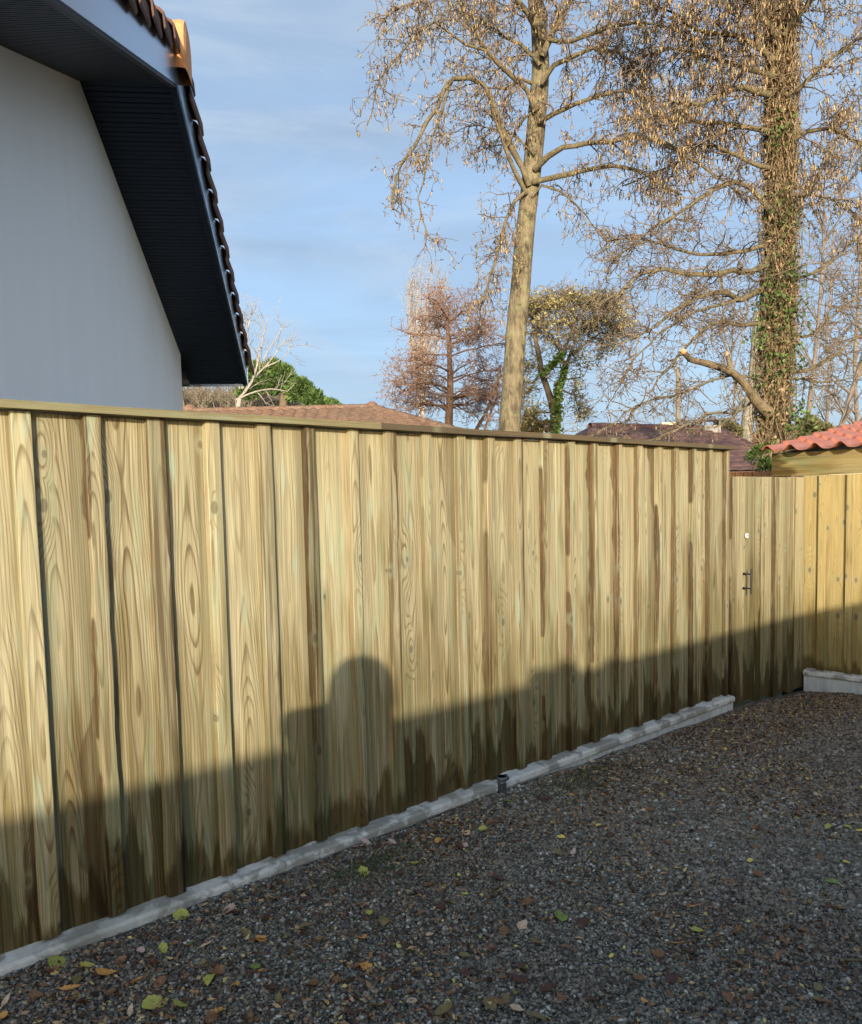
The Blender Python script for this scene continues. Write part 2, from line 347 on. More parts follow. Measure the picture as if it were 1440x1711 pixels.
def icos():
    t = (1+5**.5)/2
    v = np.array([(-1, t, 0), (1, t, 0), (-1, -t, 0), (1, -t, 0), (0, -1, t), (0, 1, t), (0, -1, -t), (0, 1, -t), (t, 0, -1), (t, 0, 1), (-t, 0, -1), (-t, 0, 1)], float)/math.sqrt(1+t*t)
    f = np.array([(0, 11, 5), (0, 5, 1), (0, 1, 7), (0, 7, 10), (0, 10, 11), (1, 5, 9), (5, 11, 4), (11, 10, 2), (10, 7, 6), (7, 1, 8), (3, 9, 4), (3, 4, 2), (3, 2, 6), (3, 6, 8), (3, 8, 9), (4, 9, 5), (2, 4, 11), (6, 2, 10), (8, 6, 7), (9, 8, 1)])
    return v, f
IV, IF = icos()
def in_view(P, pad=60):
    Q = P-CAM; z = Q@fw; x = PX+F*(Q@rt)/np.maximum(z, .05); y = PY-F*(Q@up)/np.maximum(z, .05)
    return (z > .3) & (x > -pad) & (x < W0+pad) & (y > 0) & (y < H0+pad*3)
def stones(count, size_lo, size_hi, smax, smin=-1):
    s = npr.uniform(smin, 7.3, count*6); n = npr.uniform(-2.93, 4.5, count*6)
    P = s[:, None]*dv + n[:, None]*nv; P[:, 2] = gz(s, n)+rough_g(s, n)
    dist = np.linalg.norm(P-CAM, axis=1)
    P = P[in_view(P) & (dist < smax)]
    P = P[:count]; m = len(P)
    r = npr.uniform(size_lo, size_hi, m)*npr.uniform(.7, 1.2, m)
    V = IV[None]*(1+npr.uniform(-.28, .28, (m, 12, 1)))*npr.uniform(.6, 1.25, (m, 1, 3))*r[:, None, None]
    # random rotations
    q = npr.normal(size=(m, 4)); q /= np.linalg.norm(q, axis=1)[:, None]; w, x, y, z = q.T
    Rm = np.stack([1-2*(y*y+z*z), 2*(x*y-z*w), 2*(x*z+y*w), 2*(x*y+z*w), 1-2*(x*x+z*z), 2*(y*z-x*w), 2*(x*z-y*w), 2*(y*z+x*w), 1-2*(x*x+y*y)], 1).reshape(m, 3, 3)
    V = np.einsum('mij,mkj->mki', Rm, V); V[..., 2] *= .75
    V = V + P[:, None, :]; V[..., 2] += (r*npr.uniform(-.1, .55, m))[:, None]
    Fc = IF[None]+(np.arange(m)*12)[:, None, None]
    return V.reshape(-1, 3), Fc.reshape(-1, 3), np.repeat(npr.random(m), 12)
A1 = stones(115000, .0038, .0092, 5.2)
A2 = stones(36000, .007, .012, 9.0, 3.0)
V = np.concatenate([A1[0], A2[0]]); Fc = np.concatenate([A1[1], A2[1]+len(A1[0])]); Rr = np.concatenate([A1[2], A2[2]])
stn = link('gravel_stones', mesh('gravel_stones', V, Fc, {'rnd': ('FLOAT', Rr)}), None, M_stone)
setp(stn, 'loose dark grey gravel chippings covering the driveway', 'gravel', kind='stuff')

# ------------------------------------------------------------------ main fence (board and batten)
def frame_main(u, b, z): return fl(u, -D-.027+b, z)
ZT, ZB = 1.886, .05
top_px = [17, 138, 245, 341, 430, 508, 582, 644, 705.5, 764, 811, 862, 905.6, 949, 990, 1030, 1064, 1098, 1127, 1156, 1184]
def s_at(x, y=705):
    R = ray(x, y); t = -D/(R@nv); return float((CAM+R*t)@dv)
def ytop(x): return float(np.interp(x, [0, 280, 400, 860, 1220], [682, 698, 706.5, 735, 747]))
bs = [s_at(x, ytop(x)) for x in top_px]; END = s_at(1219, 747)
bs = [bs[0]-.465, bs[0]-.2327] + bs
fence = empty('wooden_fence', fl(3.0, -D, 0), 'long board and batten pine fence with a cap rail on a low concrete footing', 'fence')
NB = len(bs)
# hand-noted tones (batten brownness, batten tone) following the photo from left to right
bt = {2: (.1, 1.12), 3: (.75, .95), 4: (.85, .72), 5: (.05, 1.18), 6: (.8, .85), 7: (1., .62), 8: (.35, 1.05), 9: (.9, .85), 10: (.3, 1.0), 11: (.6, .95), 12: (.5, 1.0), 13: (.7, .9), 14: (.8, .95), 15: (.8, .95)}
wd_ = {2: (.88, .5, 1.0), 3: (.96, .4, 1.0), 4: (1.0, .5, .9), 5: (1.08, .25, .75), 6: (1.0, .2, .6), 7: (1.12, .2, .3), 8: (.98, .3, .7), 9: (.92, .2, .7), 10: (.97, .35, 1.), 11: (1.04, .5, .8), 12: (.98, .3, .7), 13: (1.02, .3, .6)}
for i, s0 in enumerate(bs):
    s1 = bs[i+1] if i+1 < NB else END
    g0 = float(gz(s0, -D))
    tone, br, gr = wd_.get(i, (rnd.uniform(.82, 1.12), rnd.uniform(.1, .75), rnd.uniform(.35, .9)))
    # wide board lies behind the two battens beside it
    plank('board', frame_main, s0+.02, s1+.035 if i+1 < NB else END-.004, ZB-.006+rnd.uniform(-.003, .003), ZT-.004, -.022+rnd.uniform(-.004, .0), -.001+rnd.uniform(-.002, 0), fence, M_wood,
          rnd.random(), tone, br, rnd.uniform(.06, .20), gr, wob=.0012, lean=rnd.uniform(-.006, .006))
    br, tone = bt.get(i, (rnd.uniform(.4, 1.), rnd.uniform(.8, 1.08)))
    w = .060+rnd.uniform(-.006, .007); th = .030+rnd.uniform(-.004, .003)
    wob = rnd.choice([.001, .003, .006]) if i != 3 else .009
    plank('batten', frame_main, s0, s0+w, ZB+.006+rnd.uniform(-.006, .003), ZT-.002, 0.0, th, fence, M_wood,
          rnd.random(), tone, br, rnd.uniform(.06, .26), rnd.uniform(.4, .9), wob=wob, nz=60, lean=rnd.uniform(-.004, .010), ch=.003)
plank('end_batten', frame_main, END-.055, END, ZB-.02, ZT-.002, 0., .027, fence, M_wood, .313, .95, .8, .12, .6, wob=.002, nz=40)
plank('end_post', frame_main, END-.07, END+.004, -.07, ZT-.004, -.10, -.024, fence, M_wood, .713, .7, .9, .2, .6, nz=10)
for zr in (.35, 1.0, 1.65):   # rails behind
    hplank('rail', fl(bs[0], -D-.10, zr), dv*(END-bs[0]-.08), nv*.045, np.array([0, 0, .09]), fence, M_wood, zr/3, .9)
js = s_at(627, 706)
hplank('cap_rail', fl(bs[0], -D-.085, ZT), dv*(js-bs[0]-.001), nv*.128, np.array([0, 0, .027]), fence, M_cap, .41, 1.0, .4, 1., 40, .004)
hplank('cap_rail', fl(js+.001, -D-.085, ZT+.001), dv*(END+.035-js), nv*.126, np.array([0, 0, .028]), fence, M_cap_wet, .57, 1., .4, 1., 60, .005)['label'] = 'dark weathered cap rail'

# ------------------------------------------------------------------ concrete footings
k = NT('damp_concrete'); g = k.geo()
n1 = k.noise(g, 6, 5, .65, .3); n2 = k.noise(g, 34, 4, .6); n3 = k.noise(g, 2.2, 2)
c = k.mix(k.mr(n1, .46, .53, 0, 1), (.26, .24, .195), (.60, .575, .50)); c = k.mix(k.mr(n2, .35, .7, 0, .5), c, (.36, .33, .27))
c = k.mix(k.mr(n3, .5, .66, 0, .6), c, (.27, .25, .19))
M_conc = k.done(c, .85, k.bump(k.math('ADD', n2, k.math('MULTIPLY', k.noise(g, 150, 3), .5)), .5, .006), .3)
k = NT('smooth_concrete'); g = k.geo(); n1 = k.noise(g, 3.5, 4, .6)
c = k.mix(k.mr(n1, .35, .65), (.42, .41, .37), (.60, .59, .53)); c = k.mix(k.mr(k.noise(k.vm('MULTIPLY', g, (30, 30, 3)), 1, 3), .45, .7, 0, .5), c, (.24, .235, .22))
M_conc2 = k.done(c, .9, k.bump(k.noise(g, 120, 4), .3, .003), .3)
def kerb(name, fr, s0, s1, back, front, top, lab, bot=-.30, par=None):
    """lip with a crumbly mortar top, then a recessed slab face; fr(u, b, z) to world"""
    e = empty(name, fr((s0+s1)/2, front, 0), lab, 'concrete footing')
    nS = int((s1-s0)/.012); v = []; f = []
    for i in range(nS+1):
        s = s0+(s1-s0)*i/nS
        q = mnoise.fractal(Vector((s*6, 1, top)), 1., 2., 4); q2 = mnoise.fractal(Vector((s*22, 7, top)), 1., 2., 3); q3 = mnoise.noise(Vector((s*3, 9, 0)))
        crumb = max(0, q*.9+.05)*.016 + q2*.003; fe = q2*.0015+q3*.002
        prof = [(back, top-.05), (back, top+.004), (back+.018, top+crumb), (back+.030, top+crumb*.8+.001), (back+.042+crumb*.3, top-.001+q2*.001), (front-.012, top-.006+q2*.001),
                (front+fe, top-.016+q3*.001), (front+fe+.001, top-.040+q3*.001), (front-.003, top-.048), (front-.016, top-.052), (back, top-.055)]
        v += [fr(s, b, z) for b, z in prof]
    m = len(prof)
    for i in range(nS):
        for j in range(m): a = i*m+j; b = i*m+(j+1) % m; f.append((a, b, b+m, a+m))
    f += [tuple(range(m-1, -1, -1)), tuple(nS*m+j for j in range(m))]
    link('lip', mesh('lip', v, f, smooth=False), e, M_conc)
    mb = MB(); step = 1.9; s = s0+.002
    while s < s1-.01:
        L = min(step, s1-s)-.004
        mb.box(fr(s, back, bot), fr(s+L, back, bot)-fr(s, back, bot), fr(s, front-.014, bot)-fr(s, back, bot), np.array([0, 0, top-.0535-bot])); s += step
    link('slab', mb.mesh('slab'), e, M_conc2)
    return e
kerb('concrete_footing', lambda u, b, z: fl(u, b, z), bs[0], END+.012, -D-.06, -D+.048, .048, 'pale damp concrete footing with a mortar lip running under the long wooden fence')
mb = MB()   # mortar blob closing the lip end
th_ = np.linspace(0, 2*math.pi, 10, endpoint=False)

# ------------------------------------------------------------------ gate
CS = 7.31
gate = empty('garden_gate', fl(END+.02, -D, -.1), 'wooden gate of weathered boards with a black pull handle, at the far fence end', 'gate')
GT = 1.69
def sg(x): return s_at(x, 900)
gx = [1222, 1231, 1247, 1266, 1293, 1323, 1347]
def frame_gate(u, b, z): return fl(u, -D-.027+b, z)
g_edges = [sg(x) for x in gx]
for (x0, x1, tone, br, gr, b1) in ((1223, 1268, .98, .55, .5, 0), (1266, 1296, 1.0, .4, .5, 0), (1293, 1326, 1.03, .35, .4, 0), (1323, 1352, 1.12, .2, .3, 0)):
    u0, u1 = sg(x0), min(sg(x1), CS+.0265); gb = float(gz((u0+u1)/2, -D))+.02
    plank('board', frame_gate, u0, u1-.004, gb, GT+rnd.uniform(-.003, .003), -.022, -.001-rnd.uniform(0, .004), gate, M_wood, rnd.random(), tone, br, rnd.uniform(.16, .3), gr, nz=16)
for (x0, x1, tone, br) in ((1223, 1229, .75, .9), (1266.5, 1272, .82, .7), (1294, 1302, .85, .9), (1322.5, 1329, .95, .6)):
    u0, u1 = sg(x0), sg(x1); gb = float(gz((u0+u1)/2, -D))+.012
    plank('batten', frame_gate, u0, u1, gb, GT-.004, 0., .024, gate, M_wood, rnd.random(), tone, br, rnd.uniform(.2, .34), .7, wob=.003, nz=50)
for zr in (.15, .85, 1.5): hplank('rail', fl(END+.06, -D-.09, zr), dv*(CS-END-.12), nv*.04, np.array([0, 0, .09]), gate, M_wood, zr/4)
k = NT('black_metal'); M_black = k.done((.016, .016, .018), .4, None, .5, .3)
k = NT('brushed_steel'); M_steel = k.done((.85, .83, .78), .45, None, .5, .2)
def tube(pts, rad, sides=8, cap=True):
    pts = [np.asarray(p, float) for p in pts]; v = []; f = []; nP = len(pts)
    if np.isscalar(rad): rad = [rad]*nP
    t0 = pts[1]-pts[0]; ref = np.array([0, 0, 1.]) if abs(t0[2]) < .9*np.linalg.norm(t0) else np.array([1., 0, 0])
    x = np.cross(t0, ref); x /= np.linalg.norm(x)
    for i, p in enumerate(pts):
        t = pts[min(i+1, nP-1)]-pts[max(i-1, 0)]; t = t/np.linalg.norm(t)
        x = x-t*(x@t); x /= np.linalg.norm(x); y = np.cross(t, x)
        for j in range(sides):
            a = 2*math.pi*j/sides; v.append(p+(x*math.cos(a)+y*math.sin(a))*rad[i])
    for i in range(nP-1):
        for j in range(sides): a = i*sides+j; b = i*sides+(j+1) % sides; f.append((a, b, b+sides, a+sides))
    if cap: f += [tuple(range(sides-1, -1, -1)), tuple((nP-1)*sides+j for j in range(sides))]
    return v, f
def on_f(x, y, off): R = ray(x, y); t = (-D+off)/(R@nv); return CAM+R*t
ha = on_f(1255.5, 953, .035); hb = on_f(1254.5, 990, .035)
mb = MB(); mb.add(*tube([ha+[0, 0, .012], hb-[0, 0, .012]], .007, 10))
for q in (ha-[0, 0, .03], hb+[0, 0, .03]):
    mb.add(*tube([q, q-nv*.065], .0055, 8)); mb.add(*tube([q-nv*.053, q-nv*.063], .011, 10))
link('handle', mb.mesh('handle'), gate, M_black)
q = on_f(1246.5, 895, -.02); mb = MB(); mb.add(*tube([q, q+nv*.012, q+nv*.013], [.019, .019, .014], 20)); lk = link('lock_rosette', mb.mesh('lock_rosette'), gate, M_steel)
mb = MB(); mb.add(*tube([q+nv*.0131, q+nv*.0155], .0055, 10)); link('keyhole', mb.mesh('keyhole'), lk, M_black); COL.objects[-1].matrix_parent_inverse = Matrix()

# ------------------------------------------------------------------ right-hand fence and its footing
def frame_right(u, b, z): return dv*(CS+.027-b) + nv*u + np.array([0, 0, z])
fr2 = empty('wooden_fence', frame_right(-2.2, 0, 0), 'newer honey yellow board fence meeting the gate at the corner, under the shed roof', 'fence')
ub = [-2.895]
while ub[-1] < .9: ub.append(ub[-1]+.2265)
ub = [-3.12]+ub
for i, u0 in enumerate(ub):
    u1 = ub[i+1] if i+1 < len(ub) else u0+.22
    plank('board', frame_right, max(u0+.02, -3.035), u1+.035, .012, 1.703, -.022, -.001-rnd.uniform(0, .003), fr2, M_wood_new, rnd.random(), rnd.uniform(.92, 1.08), rnd.uniform(.0, .15), rnd.uniform(.03, .1), rnd.uniform(.4, .8), nz=10)
    if u0 > -3: plank('batten', frame_right, u0, u0+.062, .004, 1.702, 0., .024, fr2, M_wood_new, rnd.random(), rnd.uniform(1., 1.1), rnd.uniform(0, .25), rnd.uniform(.04, .1), .6, nz=12, wob=.001)
for zr in (.35, 1.5): hplank('rail', frame_right(-2.95, -.08, zr), nv*3.9, -dv*.045, np.array([0, 0, .09]), fr2, M_wood_new, zr/4)
kerb('concrete_footing', frame_right, -2.985, 1.2, -.02, .075, .030, 'grey concrete footing slab under the newer yellow fence on the right', bot=-.35)

# ------------------------------------------------------------------ shed behind the corner
shed = empty('shed', fl(7.9, -2.2, -.2), 'garden shed with a wavy orange red tile-effect roof above the yellow fence', 'shed')
hplank('fascia_board', fl(7.40, -3.325, 1.706), nv*4.2, -dv*.03, np.array([0, 0, .205]), shed, M_wood_new, .77, .82, 0, .7, 20)
hplank('verge_board', fl(7.405, -3.335, 1.706), dv*2.4+np.array([0, 0, .34]), nv*.03, np.array([0, 0, .19]), shed, M_wood_new, .37, .9, 0, .7, 20)
mb = MB(); mb.box(fl(7.45, -3.25, -.3), nv*4, dv*2.2, np.array([0, 0, 2.0])); link('wall', mb.mesh('wall'), shed, M_wood_new)
k = NT('red_tile_sheet'); g = k.geo(); n1 = k.noise(g, 12, 4)
c = k.mix(n1, (.36, .10, .05), (.40, .13, .065)); c = k.mix(k.mr(k.noise(g, 3, 3), .4, .7, 0, .3), c, (.42, .24, .18)); c = k.mix(k.mr(k.noise(g, 25, 4), .55, .7, 0, .5), c, (.20, .09, .05))
M_redroof = k.done(c, .42, k.bump(k.noise(g, 60, 3), .15, .003), .5)
nA, nL = 420, 90; v = []; SL = .15
for side in (0, 1):
    for i in range(nA+1):
        un = -3.345+4.3*i/nA
        ph = (un+3.30)/.205*2*math.pi
        wv = .026*math.cos(ph)+.006*math.cos(2*ph)
        for j in range(nL+1):
            L = 2.7*j/nL; st_ = .022*((L/.34) % 1.0)
            v.append(fl(7.20+L, un, 1.945+SL*L+wv-st_ - (.007 if side else 0)))
m1 = (nA+1)*(nL+1); f = []
for i in range(nA):
    for j in range(nL):
        a = i*(nL+1)+j; f.append((a, a+nL+1, a+nL+2, a+1)); a += m1; f.append((a, a+1, a+nL+2, a+nL+1))
for i in range(nA): a = i*(nL+1); f.append((a, a+m1, a+nL+1+m1, a+nL+1))
for j in range(nL): f.append((j, j+1, j+1+m1, j+m1))
link('roof', mesh('roof', v, f, smooth=False), shed, M_redroof)

# ------------------------------------------------------------------ drain pipe stub
k = NT('grey_plastic_pipe'); g = k.geo(); M_pipe = k.done(k.mix(k.noise(g, 60, 4), (.06, .07, .085), (.12, .13, .14)), .5, None, .4)
pb = on_ground(839, 1326); q = pb-nv*.0
pp = empty('drain_pipe', pb, 'short dark grey plastic pipe stub standing against the concrete footing', 'pipe')
v, f = tube([pb-[0, 0, .05], pb+[0, 0, .075], pb+[0, 0, .0755], pb+[0, 0, .095], pb+[0, 0, .095], pb+[0, 0, .03]], [.0235, .0235, .029, .029, .024, .023], 18, False)
mb = MB(); mb.add(v, f); link('pipe', mb.mesh('pipe', True), pp, M_pipe)
e2 = pb+np.array([0, 0, .085]); mb = MB(); mb.add(*tube([e2+dv*.024, e2+dv*.045-[0, 0, .012]], [.018, .012], 10)); link('bracket', mb.mesh('bracket'), pp, M_pipe)

# ------------------------------------------------------------------ white house on the left
TH = math.radians(6.4); hm = np.array([math.cos(TH), math.sin(TH), 0]); hg = np.array([-math.sin(TH), math.cos(TH), 0])
def hp(off, g_, z): return hm*off + hg*g_ + np.array([0, 0, z])     # off: along the ridge direction
WA, OA = -1.9, -1.16; GP, GE, GW, SLH = 7.17, 11.93, 11.17, .357; ZP = 4.93
GN, GNE = GP-(GW-GP)+.5, GP-(GE-GP)+.5
def zs(g_): return ZP-SLH*abs(g_-GP)
house = empty('house', hp(WA-3, GP, -.4), 'white rendered house with dark grey soffit and tiled gable roof, on the left', 'house')
k = NT('white_render'); g = k.geo(); c = k.mix(k.mr(k.noise(k.vm('MULTIPLY', g, (3, 3, .7)), 1, 5, .6), .35, .65), (.86, .84, .83), (.89, .87, .865)); M_rend = k.done(c, .92, k.bump(k.math('ADD', k.noise(g, 130, 4), k.noise(g, 12, 3)), .5, .006), .2)
BK = WA-7.
v = [hp(WA, GN, -.4), hp(WA, GW, -.4), hp(WA, GW, zs(GW)-.003), hp(WA, GP, ZP-.003), hp(WA, GN, zs(GN)-.003)]
v += [p+hm*(BK-WA) for p in v]
f = [(0, 1, 2, 3, 4), (9, 8, 7, 6, 5), (1, 0, 5, 6), (2, 1, 6, 7), (3, 2, 7, 8), (4, 3, 8, 9), (0, 4, 9, 5)]
link('wall', mesh('wall', v, f), house, M_rend)
k = NT('anthracite_pvc'); g = k.geo(); M_anth = k.done(k.mix(k.noise(g, 5, 3), (.006, .012, .027), (.009, .016, .034)), .5, None, .35)
k = NT('anthracite_metal'); M_fas = k.done((.34, .41, .50), .2, None, .6, .85)
# soffit: tongue and groove strips running outwards, real grooves
def soffit_side(sgn, gend):
    v = []; f = []; pitch = .10; L = abs(gend-GP); nS = int(L/pitch)
    def P(off, l, dz): return hp(off, GP+sgn*l, ZP-SLH*l+dz)
    pr = []
    for i in range(nS+1):
        l = i*pitch
        for (a, dz) in ((0, 0), (.034, 0), (.037, .006), (.044, .006), (.047, 0), (.084, 0), (.087, .009), (.097, .009)):
            if l+a <= L: pr.append((l+a, dz))
    pr.append((L, 0))
    for (l, dz) in pr: v += [P(WA-.02, l, dz), P(OA, l, dz)]
    for i in range(len(pr)-1):
        a = 2*i; f.append((a, a+1, a+3, a+2) if sgn > 0 else (a, a+2, a+3, a+1))
    # top side
    m = len(v); v += [P(WA-.02, 0, .03), P(OA, 0, .03), P(OA, L, .03), P(WA-.02, L, .03)]; f.append((m, m+1, m+2, m+3))
    return mesh('soffit', v, f)
link('soffit', soffit_side(1, GE), house, M_anth); link('soffit', soffit_side(-1, GNE), house, M_anth)
def rake(name, off0, off1, z0, z1, sgn, gend, mat, g0=0.):
    v = []
    for l in (g0, abs(gend-GP)):
        for (o_, z_) in ((off0, z0), (off1, z0), (off1, z1), (off0, z1)): v.append(hp(o_, GP+sgn*l, ZP-SLH*l+z_))
    f = [(0, 1, 2, 3), (7, 6, 5, 4), (0, 4, 5, 1), (1, 5, 6, 2), (2, 6, 7, 3), (3, 7, 4, 0)]
    return link(name, mesh(name, v, f), house, mat)
for sgn, ge in ((1, GE), (-1, GNE)):
    rake('fascia', OA, OA+.018, -.012, .285, sgn, ge, M_fas)
    rake('fascia', OA-.045, OA-.001, -.028, -.001, sgn, ge, M_anth)
# eave boards
for sgn, ge in ((1, GE), (-1, GNE)):
    v = MB(); zE = zs(ge); v.box(hp(BK, ge, zE-.03), hm*(OA+.02-BK), hg*sgn*.02, np.array([0, 0, .25])); link('eave_board', v.mesh('eave_board'), house, M_fas)
# the soffit under the far eave beyond the corner of the wall
v = MB(); v.box(hp(BK, GW+.002, zs(GE)-.012), hm*(WA-.022-BK), hg*(GE-GW-.004), np.array([0, 0, .02])); link('eave_soffit', v.mesh('eave_soffit'), house, M_anth)
k = NT('brown_verge_tile'); g = k.geo(); c = k.mix(k.mr(k.noise(g, 7, 4), .35, .65), (.06, .035, .028), (.15, .07, .045)); M_tile = k.done(c, .75, k.bump(k.noise(g, 60, 4), .4, .004), .3)
k = NT('orange_ridge_tile'); g = k.geo(); c = k.mix(k.mr(k.noise(g, 9, 4), .35, .65), (.60, .25, .09), (.72, .36, .16)); M_rtile = k.done(c, .7, k.bump(k.noise(g, 60, 4), .3, .004), .3)
roof = None
def roofslab(sgn, ge):
    L = abs(ge-GP)+.1; v = []
    for l in (0, L):
        for (o_, z_) in ((BK, .24), (OA-.02, .24), (OA-.02, .30), (BK, .30)): v.append(hp(o_, GP+sgn*l, ZP-SLH*l+z_))
    return mesh('roof', v, [(0, 1, 2, 3), (7, 6, 5, 4), (0, 4, 5, 1), (1, 5, 6, 2), (2, 6, 7, 3), (3, 7, 4, 0)])
rf = link('roof', roofslab(1, GE), house, M_tile); link('roof', roofslab(-1, GNE), house, M_tile)
for sgn, ge in ((1, GE), (-1, GNE)):
    L = abs(ge-GP)+.28; n_ = 12 if sgn > 0 else 11; pt_ = L/n_
    for i in range(n_):
        l0 = i*pt_-.02; l1 = l0+pt_+.05
        mb = MB(); nn_ = 9; v = []
        # rolled verge tile: curved over the edge; lower end sits proud of the next tile
        for (l, lift, wd2) in ((l0, .0, -.014), (l1, .058, .018)):
            for j in range(nn_):
                a = math.pi*(j/(nn_-1)); r1 = .085+wd2
                o_ = OA+.0-.03+math.cos(a)*r1+.015; z_ = .30+lift+math.sin(a)*.075
                if j == 0: z_ = .225+lift
                v.append(hp(o_, GP+sgn*l, ZP-SLH*l+z_))
        nb_ = nn_
        v2 = [np.array(q)-np.array([0, 0, .018])-hm*(0.012 if (i_ % nn_) < 3 else 0) for i_, q in enumerate(v)]
        allv = v+v2; m = len(v); f = []
        for j in range(nn_-1):
            f.append((j, j+1, nn_+j+1, nn_+j)); f.append((m+j, m+nn_+j, m+nn_+j+1, m+j+1)); f.append((nn_+j, nn_+j+1, m+nn_+j+1, m+nn_+j)); f.append((j+1, j, m+j, m+j+1))
        f.append((0, nn_, m+nn_, m)); f.append((nn_-1, m+nn_-1, m+2*nn_-1, 2*nn_-1))
        link('verge_tile', mesh('verge_tile', allv, f, smooth=False), house, M_tile)
# ridge tiles along the ridge, the first one with its rounded end standing proud
for i in range(6):
    o1 = OA+.10-i*.42; o0 = o1-.45; v = []; nn_ = 18
    rings = ((o0, .15, 0), (o1-.05, .175, .015), (o1-.012, .168, .012), (o1, .13, .0))
    for (o_, r_2, lf) in rings:
        for j in range(nn_):
            a = -.55+(math.pi+1.1)*j/(nn_-1); v.append(hp(o_, GP+.08+math.cos(a)*r_2, ZP+.27+lf+(math.sin(a)*r_2*1.35 if math.sin(a) > 0 else math.sin(a)*.36)))
    f = [(q*nn_+j, q*nn_+j+1, (q+1)*nn_+j+1, (q+1)*nn_+j) for q in range(3) for j in range(nn_-1)]
    f.append(tuple(3*nn_+j for j in range(nn_)))
    link('ridge_tile', mesh('ridge_tile', v, f, smooth=False), house, M_rtile)

# ------------------------------------------------------------------ what stands behind the viewpoint and shades the yard
k = NT('grey_block_wall'); g = k.geo(); M_wall = k.done(k.mix(k.noise(g, 4, 4), (.22, .20, .17), (.32, .29, .25)), .9, k.bump(k.noise(g, 50, 4), .4, .006))
gw = empty('boundary_wall', fl(2, 2.5, 0), 'plain boundary wall behind the viewpoint whose level shadow crosses the fence', 'wall')
mb = MB(); mb.box(fl(-6, 2.5, -.4), dv*18, nv*.15, np.array([0, 0, 2.40])); link('wall_body', mb.mesh('wall_body'), gw, M_wall)
def dome(c, r, h, n=14):
    v = []; f = []
    for i in range(6):
        a = i/6*math.pi/2
        for j in range(n): b = 2*math.pi*j/n; v.append(c+dv*r*math.cos(a)*math.cos(b)+nv*r*.6*math.cos(a)*math.sin(b)+np.array([0, 0, h*math.sin(a)]))
    v.append(c+np.array([0, 0, h])); t = len(v)-1
    for i in range(5):
        for j in range(n): f.append((i*n+j, i*n+(j+1) % n, (i+1)*n+(j+1) % n, (i+1)*n+j))
    for j in range(n): f.append((5*n+j, 5*n+(j+1) % n, t))
    return v, f
mb = MB(); mb.add(*dome(fl(-1.38, 2.58, 2.0), .125, .105)); link('shadow_bump_dome', mb.mesh('shadow_bump_dome', True), gw, M_wall)  # unseen dome added on the wall to cast the rounded shadow bump
mb = MB(); mb.box(fl(-1.65, 2.52, 2.0), dv*.14, nv*.11, np.array([0, 0, .08])); mb.box(fl(-.92, 2.52, 2.0), dv*.12, nv*.11, np.array([0, 0, .035])); link('shadow_bump_blocks', mb.mesh('shadow_bump_blocks'), gw, M_wall)  # unseen blocks added on the wall to cast the flat shadow steps

# ------------------------------------------------------------------ the photographer (seen only by the shadow)
k = NT('skin_tone'); M_skin = k.done((.45, .27, .19), .6)
k = NT('dark_coat'); g = k.geo(); M_coat = k.done(k.mix(k.noise(g, 40, 3), (.03, .035, .05), (.05, .055, .07)), .9)
k = NT('dark_hair'); M_hair = k.done((.03, .02, .014), .6)
def skin(name, J, E, parent, mat, sub=1):
    me = bpy.data.meshes.new(name); me.from_pydata([j[0:3] for j in J], E, [])
    o = bpy.data.objects.new(name, me); COL.objects.link(o); me.materials.append(mat)
    if name != 'x': me.transform(Matrix.Translation((-.33, 0, -.06)))
    md = o.modifiers.new('skin', 'SKIN'); md.use_smooth_shade = True
    for i, j in enumerate(J):
        sv = me.skin_vertices[0].data[i]; sv.radius = (j[3], j[4] if len(j) > 4 else j[3]); sv.use_root = (i == 0)
    sb = o.modifiers.new('sub', 'SUBSURF'); sb.levels = sb.render_levels = sub
    if parent is not None:
        o.parent = parent
    return o
py_ = -.36
person = None
J = [(0, py_, .93, .15, .11), (0, py_, 1.12, .14, .10), (0, py_, 1.30, .17, .11), (0, py_+.01, 1.40, .10, .08), (0, py_+.02, 1.455, .055), (0, py_+.03, 1.50, .06),
     (.0, py_+.04, 1.56, .078, .092), (0, py_+.035, 1.63, .07, .085), (0, py_+.03, 1.67, .04, .05),
     (-.20, py_, 1.385, .062), (-.30, py_+.12, 1.43, .048), (-.17, py_+.24, 1.43, .034), (-.085, py_+.27, 1.475, .026), (-.065, py_+.285, 1.51, .03, .016),
     (.18, py_, 1.33, .06), (.22, py_+.08, 1.08, .048), (.12, py_+.22, 1.34, .034), (.085, py_+.27, 1.475, .026), (.065, py_+.285, 1.51, .03, .016),
     (-.10, py_, .84, .10), (-.12, py_+.02, .50, .065), (-.13, py_-.02, .10, .045), (-.13, py_+.13, .05, .04, .03),
     (.10, py_, .84, .10), (.12, py_+.02, .50, .065), (.13, py_-.02, .10, .045), (.13, py_+.13, .05, .04, .03)]
E_ = [(0, 1), (1, 2), (2, 3), (3, 4), (4, 5), (5, 6), (6, 7), (7, 8), (3, 9), (9, 10), (10, 11), (11, 12), (12, 13), (3, 14), (14, 15), (15, 16), (16, 17), (17, 18), (0, 19), (19, 20), (20, 21), (21, 22), (0, 23), (23, 24), (24, 25), (25, 26)]
person = skin('person', J, E_, None, M_skin, 2)
setp(person, 'person holding up a phone whose head and shoulder shadow falls on the fence', 'person')
Jc = [(0, py_, .80, .21, .16), (0, py_, 1.05, .18, .14), (0, py_, 1.28, .19, .135), (0, py_, 1.40, .13, .10), (0, py_, 1.46, .10, .09), (-.20, py_, 1.385, .08), (-.27, py_+.12, 1.37, .12), (-.18, py_+.23, 1.42, .05), (.18, py_, 1.32, .078), (.22, py_+.08, 1.08, .066), (.13, py_+.21, 1.32, .05)]
